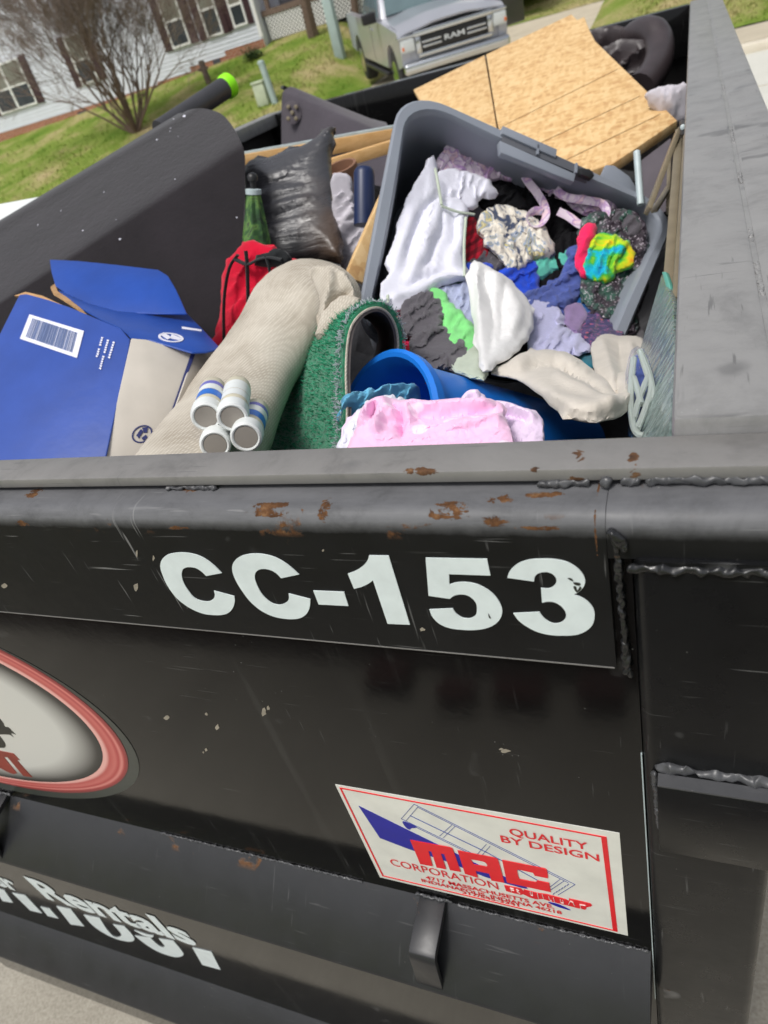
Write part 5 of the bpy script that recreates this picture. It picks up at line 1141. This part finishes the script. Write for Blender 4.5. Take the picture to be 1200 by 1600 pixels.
# strand board panels
plO = plane3((1058,190,1.42), (740,290,1.36), (893,22,2.25))
ob_ = thing('strand_board', 'large pale strand board panel lying across the far end of the load', 'board', onpl(860, 170, plO))
slab('board_sheet', [(646,140),(757,86),(772,175),(776,200),(700,215),(672,185)], plO, .014, 'osb', ob_)
slab('board_sheet', [(759.5,85),(893,22),(902,31),(913,26),(921,47),(930,64),(1058,188),(957,256),(905,272),(850,262),(790,226),(778.5,200),(774,175)], plO, .020, 'osb', ob_)
mb = MB()
for a, b in (((779,200),(965,108)), ((880,252),(1032,178)), ((815,237),(1000,150))):
    A, B = [onpl(*p, (plO[0] + plO[1] * .0012, plO[1])) for p in (a, b)]; mb.bar(A, B, .0010, .0008, up=plO[1])
mb.link('printed_line', 'board_line', ob_, smooth=False)
# right hand side pieces
bf = thing('steel_bedstead', 'khaki steel bed frame with a black corner bracket standing along the wall', 'bed frame', at(1050, 330, .9))
for a, b, w1, w2 in (((1060,205,1.06),(1012,330,.86),.007,.014), ((1061,208,1.08),(1038,520,.55),.012,.014), ((1046,240,1.10),(1044,330,.95),.006,.012), ((1022,330,.9),(1050,285,1.04),.005,.010), ((1072,210,1.0),(1056,470,.52),.008,.01)):
    mb = MB(); mb.bar(at(*a), at(*b), w1, w2, up=(0, 1, 0)); mb.link('rail', 'khaki', bf, bevel=.001)
slab('corner_bracket', [(1061,188),(1076,184),(1075,209),(1060,211)], plane3((1061,188,1.05),(1076,184,1.02),(1060,211,1.0)), .016, 'black_plastic', bf, bevel=.002)
V, F = lathe([(0, .004), (.003, .004), (.004, .002)], at(1067, 199, 1.0), (0, -1, .4), 10); link('bolt', V, F, 'pale_steel', bf)
slab('headboard', [(1002,250),(1048,215),(1040,330),(1010,345),(1000,300)], plane3((1002,250,1.25),(1048,215,1.25),(1010,345,1.15)), .02, 'grey_panel', label='grey fabric headboard panel behind the bed frame', cat='headboard')
slab('wood_strip', [(1076,195),(1081,195),(1062,420),(1056,420)], plane3((1076,195,1.0),(1081,195,.98),(1056,420,.62)), .006, 'pine', label='thin wooden strip leaning along the inner wall', cat='plank')
V, F = tube([at(995, 237, 1.02), at(1001, 320, .96)], .0055, 12); link('steel_tube', V, F, 'pale_steel', label='short pale steel tube sticking up behind the tote', cat='tube')
slab('glass_sheet', [(1034,428),(1052,470),(1054,560),(1050,630),(1042,700),(985,700),(985,620),(1000,545)], plane3((1036,428,.66),(1050,640,.20),(992,640,.33)), .006, 'pat_glass', label='patterned glass sheet standing on edge beside the tote', cat='glass')
slab('glass_strip', [(1033,424),(1040,424),(1056,474),(1055,494),(1050,482)], plane3((1036,424,.60),(1055,494,.50),(1050,480,.52)), .006, 'glass_edge', label='teal edged strip of glass on the upper edge of the glass sheet', cat='glass')
zb = thing('zip_bag', 'clear plastic zip bag with frosted loops squeezed beside the sweater', 'bag', at(1000, 680, .25))
yz = lambda x, y: .29 + .0008 * (620 - y)
for pts in ([(1000,548),(1010,580),(1018,605),(1008,640),(996,670)], [(990,560),(986,600),(986,640),(992,672),(1006,680),(1018,660),(1022,630),(1016,590),(1004,556)], [(1014,585),(1000,620),(990,655)], [(990,590),(998,615),(1002,632)]):
    V, F = tube([at(x, y, yz(x, y)) for x, y in catmull(pts, 5, False)], .0028, 8); link('plastic_loop', V, F, 'frost', zb)
garment('film', [(986,560),(1002,548),(1018,590),(1022,632),(1014,676),(992,680),(984,640)], 'clear', yfun=lambda v: .30 + .0008 * (620 - v[:, 1]), bulge=.004, fold=.003, seed=77, parent=zb, th=.004)
garment('sock', [(988,570),(1004,560),(1010,600),(1006,650),(994,662),(986,620)], 'cloth_denim', yfun=lambda v: .325 + .0008 * (620 - v[:, 1]), bulge=.006, fold=.004, seed=78, label='faded blue cloth inside the clear zip bag', cat='clothing')
# far end
ch = thing('recliner', 'brown black leather recliner with a rolled arm against the back wall', 'armchair', at(980, 130, 2.2))
V, F = tube([at(x, y, Y) for x, y, Y in catm3([(985,62,2.42), (1004,50,2.36), (1022,52,2.30), (1030,68,2.26), (1030,90,2.2), (1020,115,2.12), (1000,140,2.05)], 4)], [.032] + [.040] * 22 + [.044] * 2, 14); link('rolled_arm', V, F, 'leather', ch)
garment('seat_cushion', [(925,110),(950,78),(985,68),(1012,72),(1016,95),(1005,130),(980,160),(945,150)], 'leather', yfun=lambda v: np.full(len(v), 2.28), bulge=.05, fold=.004, wl_=50, edge=40, seed=80, crump=.004, parent=ch, step=5, th=.05)
garment('back_cushion', [(905,75),(925,52),(965,46),(1000,50),(1002,62),(960,74),(930,90)], 'leather', yfun=lambda v: np.full(len(v), 2.42), bulge=.04, fold=.004, wl_=40, edge=22, seed=81, crump=.004, parent=ch, step=5, th=.05)
pw = garment('pillow', [(1008,152),(1022,138),(1045,134),(1068,131),(1079,135),(1077,165),(1074,192),(1050,200),(1020,175)], 'pillow', yfun=lambda v: np.full(len(v), 1.5), bulge=.035, fold=.001, wl_=30, ang=10, edge=24, seed=82, crump=.002, grow=2, label='white pillow with turquoise trim by the wall', cat='pillow')
V, F = tube([at(1079, 130, 1.45), at(1079, 160, 1.43), at(1076, 190, 1.41)], .007, 8); link('trim', V, F, 'turq', pw)

# ------------------------------------------------------------------ across the street
HY = 24.0
def hx(px_, py_): return at(px_, py_, HY)
HXR = -12.67
hs_ = thing('house', 'white sided house with brick skirting and dark maroon shutters', 'house', (-24, HY + 4, 1.6))
HX0 = -46.0
def zb_(x):                                     # underside of the siding follows the stepped brick skirting
    return 1.92 if x < -17.2 else (1.92 + (x + 17.2) / (HXR + 17.2) * .40)
# lapped siding boards, one mesh
V, F = [], []; nb = 46; z = 1.70
segs = [HX0, -17.2, -15.7, -14.2, HXR]
for i in range(nb):
    z0 = 1.86 + i * .115; z1 = z0 + .115
    for xa, xb in zip(segs[:-1], segs[1:]):
        za = max(z0, zb_((xa + xb) / 2))
        if za >= z1: continue
        k = len(V); V += [(xa, HY - .016, za), (xb, HY - .016, za), (xb, HY, z1), (xa, HY, z1), (xa, HY, za), (xb, HY, za)]
        F += [(k, k + 1, k + 2, k + 3), (k, k + 4, k + 5, k + 1)]
link('siding', V, F, 'siding', hs_, smooth=False, kind='stuff')
mb = MB().box(HX0, HXR, HY + .001, HY + 8, 1.0, 7.1); mb.link('wall', 'siding', hs_, smooth=False)
mb = MB()
for xa, xb in zip(segs[:-1], segs[1:]): mb.box(xa, xb, HY - .004, HY + .0005, .9, zb_((xa + xb) / 2) - .002)
mb.link('brick_skirting', 'brick', hs_, smooth=False)
mb = MB(); mb.box(HXR - .09, HXR + .02, HY - .03, HY + .03, 2.3, 7.1); mb.link('corner_trim', 'trim', hs_, smooth=False)
V = [(HX0 - .5, HY - .5, 6.9), (HXR + .5, HY - .5, 6.9), (HXR + .5, HY + 4, 9.4), (HX0 - .5, HY + 4, 9.4), (HXR + .5, HY + 8.5, 6.9), (HX0 - .5, HY + 8.5, 6.9)]
link('roof', V, [(0, 1, 2, 3), (3, 2, 4, 5), (0, 5, 4, 1)], 'charcoal', hs_, smooth=False)
def window(x0, x1, z0, z1, sh_w, n=1, shutters=True):
    f = MB(); d = .06
    f.box(x0, x1, HY - .07, HY - .02, z1 - d, z1); f.box(x0, x1, HY - .08, HY - .02, z0, z0 + d); f.box(x0, x0 + d, HY - .07, HY - .02, z0 + d, z1 - d); f.box(x1 - d, x1, HY - .07, HY - .02, z0 + d, z1 - d)
    for i in range(1, n): xm = x0 + (x1 - x0) * i / n; f.box(xm - .05, xm + .05, HY - .068, HY - .02, z0 + d, z1 - d)
    zm = (z0 + z1) / 2 - .03; f.box(x0 + d, x1 - d, HY - .064, HY - .03, zm - .03, zm + .03)
    w_ = f.link('window', 'trim', hs_, smooth=False)
    for i in range(n):
        a = x0 + (x1 - x0) * i / n + d; b = x0 + (x1 - x0) * (i + 1) / n - d
        for za, zc, m_ in ((z0 + d, zm - .03, 'pane'), (zm + .03, z1 - d, 'pane_up')):
            MB().box(a, b, HY - .045, HY - .03, za, zc).link('pane', m_, w_, smooth=False)
    if shutters:
        for a, b in ((x0 - sh_w - .02, x0 - .02), (x1 + .02, x1 + .02 + sh_w)):
            s = MB(); s.box(a, b, HY - .05, HY - .02, z0 - .02, z1 + .02)
            for k in range(16): zz = z0 + .06 + k * (z1 - z0 - .14) / 16; s.box(a + .05, b - .05, HY - .06, HY - .0501, zz, zz + .05)
            s.link('shutter', 'shutter', hs_, smooth=False)
window(-24.60, -22.65, 2.46, 3.96, .33, 2)
window(-16.05, -15.30, 2.72, 4.25, .30)
window(-14.62, -13.98, 2.70, 4.25, .28)
window(-13.55, -13.02, 2.74, 3.95, .20)
window(-20.3, -19.5, 2.55, 4.05, .3)
MB().box(-21.1, -20.7, HY - .02, HY - .003, 1.68, 1.82).link('foundation_vent', 'charcoal', hs_, smooth=False)
MB().box(-14.75, -14.45, HY - .02, HY - .003, 1.98, 2.1).link('foundation_vent', 'charcoal', hs_, smooth=False)
# porch
pc = thing('porch', 'wooden front porch with white lattice skirting and white railings', 'porch', (-9.5, HY + 1.2, 1.9))
PZ = 2.95
MB().box(HXR + .02, -4.0, HY + .3, HY + 2.6, PZ - .16, PZ).link('deck', 'deck_wood', pc, smooth=False)
m_ = MB(); s_ = .13; lx0, lx1, lz0, lz1 = HXR + .1, -4.0, 2.15, PZ - .17
for k in range(-8, int((lx1 - lx0) / s_) + 1):
    for sg in (1, -1):
        x0 = lx0 + k * s_; a = (x0, lz0) if sg > 0 else (x0, lz1); b = (x0 + (lz1 - lz0), lz1) if sg > 0 else (x0 + (lz1 - lz0), lz0)
        def clip(a, b):
            (xa, za), (xb, zb2) = a, b
            if xb <= lx0 or xa >= lx1: return None
            if xa < lx0: za += (zb2 - za) * (lx0 - xa) / (xb - xa); xa = lx0
            if xb > lx1: zb2 -= (zb2 - za) * (xb - lx1) / (xb - xa); xb = lx1
            return (xa, za), (xb, zb2)
        c_ = clip(a, b)
        if c_: m_.bar((c_[0][0], HY + .33 + .006 * sg, c_[0][1]), (c_[1][0], HY + .33 + .006 * sg, c_[1][1]), .01, .036, up=(0, 1, 0)) if False else m_.bar((c_[0][0], HY + .33 + .008 * sg, c_[0][1]), (c_[1][0], HY + .33 + .008 * sg, c_[1][1]), .036, .012, up=(0, 1, 0))
m_.link('lattice', 'trim', pc, kind='stuff', smooth=False)
MB().box(HXR + .1, -4.0, HY + .45, HY + .5, 1.9, PZ - .17).link('under_porch', 'car_black', pc, smooth=False)
for x in (HXR + .25, -10.4, -8.2, -6.0, -4.1): MB().box(x - .06, x + .06, HY + .36, HY + .48, PZ, 5.6).link('porch_post', 'deck_wood' if x < -12 else 'trim', pc, smooth=False)
MB().box(-10.4, -4.1, HY + .38, HY + .44, PZ + .85, PZ + .92).link('rail', 'trim', pc, smooth=False)
MB().box(-10.4, -4.1, HY + .38, HY + .44, PZ + .08, PZ + .14).link('rail', 'trim', pc, smooth=False)
b0 = None
for i in range(44):
    x = -10.25 + i * .14
    if b0 is None: b0 = MB().box(x, x + .075, HY + .39, HY + .43, PZ + .14, PZ + .85).link('baluster', 'trim', pc, smooth=False)
    else: c = b0.copy(); COL.objects.link(c); c.parent = pc; c.location = (i * .14, 0, 0)
MB().box(HXR, -4.0, HY + 2.6, HY + 8, 1.5, 6.5).link('porch_wall', 'siding', pc, smooth=False)
gc = thing('porch_chair', 'grey covered porch chair behind the corner post', 'chair', (-11.7, HY + 1.2, PZ))
MB().box(-12.2, -10.9, HY + .8, HY + 1.5, PZ + .002, PZ + .5).link('seat', 'charcoal', gc, bevel=.06)
MB().box(-12.2, -10.9, HY + 1.45, HY + 1.7, PZ + .3, PZ + 1.1).link('backrest', 'charcoal', gc, bevel=.06)

# march a sight line down to the far lawn
def gpt(x, y):
    r = ray(x, y); lo, hi = 8.0, 60.0
    for _ in range(40):
        m = (lo + hi) / 2; q = CAM + r * (m - CAM[1]) / r[1]
        if q[2] > gz(q[0], q[1]): lo = m
        else: hi = m
    return CAM + r * (hi - CAM[1]) / r[1]
# bare trees
def tree(name, base, stems, spread, hgt, rad0, depth, seed, label, lean=0):
    rq = random.Random(seed); t = thing(name, label, 'tree', base); tm = MB(); bm_ = MB()
    def grow(p, d, L, r, lv):
        n = 4; P = [p]; R = [r]; dd = d
        for i in range(n):
            dd = dd + np.array([rq.gauss(0, .10), rq.gauss(0, .10), rq.gauss(.05, .06)]); dd = dd / np.linalg.norm(dd); P.append(P[-1] + dd * L / n); R.append(max(.0034, r * (1 - .42 * (i + 1) / n)))
        (tm if lv <= 1 else bm_).tube(P, R, 7 if lv < 2 else (5 if lv < 3 else 3), cap=False)
        if lv >= depth: return
        for k in range(rq.choice((3, 3, 4)) if lv < depth - 1 else 6):
            j = rq.choice((2, 3, 4, 4)); a = rq.uniform(0, 6.28); s = rq.uniform(.25, .6)
            v = np.cross(dd, (math.cos(a), math.sin(a), .3)); v /= np.linalg.norm(v) + 1e-9; nd = dd + v * s; nd /= np.linalg.norm(nd); grow(P[j], nd, L * rq.uniform(.6, .85), R[j] * .72, lv + 1)
    for s in range(stems):
        a = 2 * math.pi * s / stems + rq.uniform(-.3, .3); tilt = rq.uniform(.12, spread); d = np.array((math.cos(a) * math.sin(tilt) + lean, math.sin(a) * math.sin(tilt), math.cos(tilt))); d /= np.linalg.norm(d)
        grow(np.array(base) + np.array((math.cos(a), math.sin(a), 0)) * rad0 * 1.5 - np.array((0, 0, .05)), d, hgt * rq.uniform(.28, .38), rad0 * rq.uniform(.7, 1.1), 0)
    tm.link('trunk', 'bark', t); bm_.link('crown', 'twig', t, kind='stuff')
b = gpt(213, 206); tree('bare_tree', b, 22, 1.0, 5.2, .042, 5, 12, 'multi stemmed bare crepe myrtle on the lawn in front of the house')
# trunk in front of the porch
b = gpt(478, 60); tp = tree('bare_tree', b, 1, .13, 9.0, .17, 3, 5, 'single trunk bare tree in front of the porch lattice')
b = gpt(548, 42); tree('bare_tree', b, 1, .13, 8.0, .13, 3, 8, 'slim bare tree trunk at the porch end behind the tall utility post')
# utility posts
def upz(b, top_px): return at(top_px[0], top_px[1], b[1])[2]
b = gpt(532, 88); u = thing('utility_post', 'tall pale green utility marker post near the drive', 'utility post', b)
V, F = tube([b - np.array((0, 0, .1)), b + np.array((0, 0, 1.75))], .19, 4, up=(.7, .7, 0)); link('post', V, F, 'utility', u, bevel=.03); link('post_cap', boxv(b[0] - .15, b[0] + .15, b[1] - .15, b[1] + .15, b[2] + 1.751, b[2] + 1.82), BOXF, 'utility', u, bevel=.03)
b = gpt(430, 160); zt_ = upz(b, (407, 95)); u = thing('utility_post', 'short slanting pale green utility post beside the low box', 'utility post', b)
V, F = tube([b - np.array((0, 0, .1)), (at(408, 98, b[1] - .02))], .085, 10); link('post', V, F, 'utility', u); V, F = lathe([(0, .092), (.05, .092), (.08, .05), (.085, .005)], at(408, 100, b[1] - .02), (0, 0, 1), 12); link('post_cap', V, F, 'utility', u)
b = gpt(416, 161); u = thing('utility_box', 'low sage utility pedestal box on the lawn', 'utility box', b)
link('box', boxv(b[0] - .20, b[0] + .14, b[1] - .15, b[1] + .18, b[2] - .05, b[2] + .46), BOXF, 'utility2', u, bevel=.03); link('lid', boxv(b[0] - .22, b[0] + .16, b[1] - .17, b[1] + .2, b[2] + .461, b[2] + .53), BOXF, 'utility2', u, bevel=.03)
b = gpt(327, 130); u = thing('garden_post', 'small weathered wooden post by the brick skirting', 'post', b)
MB().bar(b - np.array((0, 0, .1)), b + np.array((-.04, 0, .62)), .15, .15, up=(0, 1, 0)).link('shaft', 'post_wood', u, bevel=.02); MB().bar(b + np.array((-.22, -.02, .40)), b + np.array((.14, -.02, .40)), .06, .09).link('crosspiece', 'post_wood', u, bevel=.01)
b = gpt(396, 92); rq = random.Random(4); V, F = [], []
for i in range(900):
    d = np.array([rq.gauss(0, .16), rq.gauss(0, .14), abs(rq.gauss(.12, .09))]); p = np.array(b) + d; a = np.array([rq.gauss(0, 1) for _ in range(3)]); a /= np.linalg.norm(a); c = np.cross(a, (0, 0, 1.)); k = len(V); V += [p, p + a * .05 + c * .02, p + a * .09, p + a * .05 - c * .02]; F.append((k, k + 1, k + 2, k + 3))
MT['leaf'] = plain('shrub_leaf', (.05, .10, .025, 1), .7, .4, 12); link('shrub', V, F, 'leaf', label='small green shrub against the brick skirting', cat='shrub', smooth=False)

# pickup truck
tk = thing('pickup_truck', 'silver grey pickup truck parked on the drive with its front door open', 'truck', (0, 0, 0))
def B(name, x0, x1, y0, y1, z0, z1, mat, par=None, bev=.03, bseg=3): return link(name, boxv(x0, x1, y0, y1, z0, z1), BOXF, mat, par or tk, bevel=bev, bseg=bseg)
def side_prof(pts, x, wd, name, mat, bev=.02, par=None):
    loop = catmull(pts, 3); v, f = cdt(loop); V, F = extrude([(x, a, b) for a, b in v], f, (wd, 0, 0)); return link(name, V, F, mat, par or tk, bevel=0)
arch = lambda cy, r=.50: [(cy + r * math.cos(rad(a)), .42 + r * math.sin(rad(a))) for a in range(0, 181, 20)]
side = [(.10,.62,1),(.06,.80),(.10,1.04),(.22,1.14,1),(1.50,1.24,1),(3.95,1.27,1),(5.75,1.30,1),(5.78,.62,1),(5.3,.58,1)] + [(a, b) for a, b in arch(4.75)] [:0] + [(5.26,.55,1)] + [(4.75 + .5 * math.cos(rad(a)), .42 + .5 * math.sin(rad(a))) for a in range(20, 161, 20)] + [(4.24,.50,1),(1.52,.50,1)] + [(1.0 + .5 * math.cos(rad(a)), .42 + .5 * math.sin(rad(a))) for a in range(20, 161, 20)] + [(.50,.55,1)]
side_prof(side, -1.0, .16, 'side_panel', 'car_paint'); side_prof(side, .84, .16, 'side_panel', 'car_paint')
B('front_clip', -.90, .90, .10, .5, .56, 1.10, 'car_paint', bev=.06)
G = [[(x, y, 1.12 + .10 * min(1, (y - .06) / .5) + .03 * (y / 1.5) - .05 * (abs(x) / .95) ** 4 + .035 / (1 + math.exp((abs(x) - .45) * 16))) for y in np.linspace(.06, 1.92, 14)] for x in np.linspace(-.95, .95, 25)]
V, F = sheet(G, .03); link('hood', V, F, 'car_paint', tk)
cab = [(-.92,1.86,1.24),(.92,1.86,1.24),(.92,3.95,1.26),(-.92,3.95,1.26),(-.74,2.50,1.90),(.74,2.50,1.90),(.74,3.70,1.92),(-.74,3.70,1.92)]
link('cab', cab, [(0,3,2,1),(4,5,6,7),(0,1,5,4),(1,2,6,5),(2,3,7,6),(3,0,4,7)], 'car_paint', tk, bevel=.05, bseg=3)
def quadp(name, q, n, th, mat): V, F = extrude(q, [(0, 1, 2, 3)], np.array(n) * th); return link(name, V, F, mat, tk, smooth=False)
quadp('windscreen', [(-.80,1.895,1.285),(.80,1.895,1.285),(.66,2.45,1.855),(-.66,2.45,1.855)], (0, -.66, .75), .035, 'car_glass')
for sg in (-1, 1):
    quadp('side_window', [(sg*.915,2.1,1.30),(sg*.915,2.75,1.30),(sg*.765,2.75,1.86),(sg*.765,2.58,1.86)], (sg, 0, .2), .03, 'car_glass'); quadp('side_window', [(sg*.915,2.83,1.30),(sg*.915,3.75,1.30),(sg*.765,3.6,1.86),(sg*.765,2.83,1.86)], (sg, 0, .2), .03, 'car_glass')
    mr = B('mirror', sg*1.02 - (.28 if sg < 0 else 0), sg*1.02 + (.28 if sg > 0 else 0), 1.72, 1.86, 1.26, 1.44, 'car_black', bev=.03)
    hl = B('headlight', sg*.95 - .22 if sg > 0 else sg*.95 - .045, sg*.95 + .045 if sg > 0 else sg*.95 + .22, .0, .14, .82, 1.03, 'lamp', bev=.03); B('indicator', sg*.96 - .02, sg*.96 + .02, -.008, -.0005, .86, .92, 'amber', hl, bev=.003)
    B('headlight_trim', sg*.84 - .20, sg*.84 + .16 if sg > 0 else sg*.84 + .20, .0, .12, 1.035, 1.08, 'chrome', bev=.01)
    B('fog_lamp', sg*.72 - .09, sg*.72 + .09, -.062, -.03, .47, .56, 'car_black', bev=.01)
    for cy in (1.0, 4.75):
        wh = thing('wheel', None, None, (0, 0, 0)); wh.parent = tk
        V, F = lathe([(0, .25), (.01, .385), (.05, .42), (.22, .42), (.27, .385), (.28, .2)], (sg * .98, cy, .40), (-sg, 0, 0), 32); link('tyre', V, F, 'tyre', wh)
        V, F = lathe([(-.012, .02), (-.012, .09), (-.004, .23), (-.004, .25), (.03, .25)], (sg * .98, cy, .40), (-sg, 0, 0), 24); link('rim', V, F, 'chrome', wh)
B('arch_liner', -.86, .86, .46, 1.54, .30, .98, 'car_black', bev=.01); B('arch_liner', -.86, .86, 4.2, 5.3, .30, .98, 'car_black', bev=.01); B('underbody', -.80, .80, .5, 5.6, .34, .6, 'car_black', bev=.02)
B('bed', -.84, .84, 3.98, 5.72, .62, 1.22, 'car_paint', bev=.02)
B('running_board', -1.06, -.90, 1.55, 3.9, .36, .43, 'car_black', bev=.02)
B('grille', -.62, .62, .01, .09, .76, 1.02, 'car_black', bev=.02)
mb = MB(); mb.box(-.74, .74, -.018, .07, 1.022, 1.10); mb.box(-.72, -.625, -.012, .06, .76, 1.02); mb.box(.625, .72, -.012, .06, .76, 1.02); mb.box(-.70, .70, -.014, .06, .70, .76); mb.link('grille_surround', 'chrome', tk, bevel=.012)
for x0, x1 in ((-.60, -.24), (.24, .60)):
    for z0 in (.83, .90): B('grille_bar', x0, x1, -.008, .012, z0, z0 + .035, 'chrome', bev=.008)
fit_text('grille_letters', 'RAM', (-.19, -.012, .852), (.38, 0, 0), (0, 0, .082), (0, -1, 0), 'chrome', tk, .03, lift=.006)
B('bumper', -1.0, 1.0, -.08, .12, .48, .66, 'chrome', bev=.05); B('bumper_intake', -.52, .52, -.064, .0, .375, .455, 'car_black', bev=.01); B('valance', -.90, .90, -.03, .2, .28, .372, 'car_dark', bev=.02)
for y0 in (2.78,): B('door_seam', -1.004, -.998, y0, y0 + .012, .55, 1.26, 'car_black', bev=0)
B('door_handle', -1.03, -1.0, 2.55, 2.72, 1.08, 1.12, 'chrome', bev=.008)
dr = [(0, 0, .55), (1.05, 0, .55), (1.05, 0, 1.25), (.9, 0, 1.85), (.35, 0, 1.85), (0, 0, 1.28)]
ca, sa = math.cos(rad(-12)), math.sin(rad(-12)); V, F = extrude([(1.0 + x * ca, 1.72 + x * sa * -1, z) for x, _, z in dr], [(0, 1, 2, 3, 4, 5)], (0, .08, 0)); link('open_door', V, F, 'car_dark', tk, bevel=.02)
tk.scale = (1.12, 1.12, 1.12); tk.location = (-4.42, 16.2, .20); tk.rotation_euler = (rad(4.5), 0, rad(30))
# orientation: nose towards the street
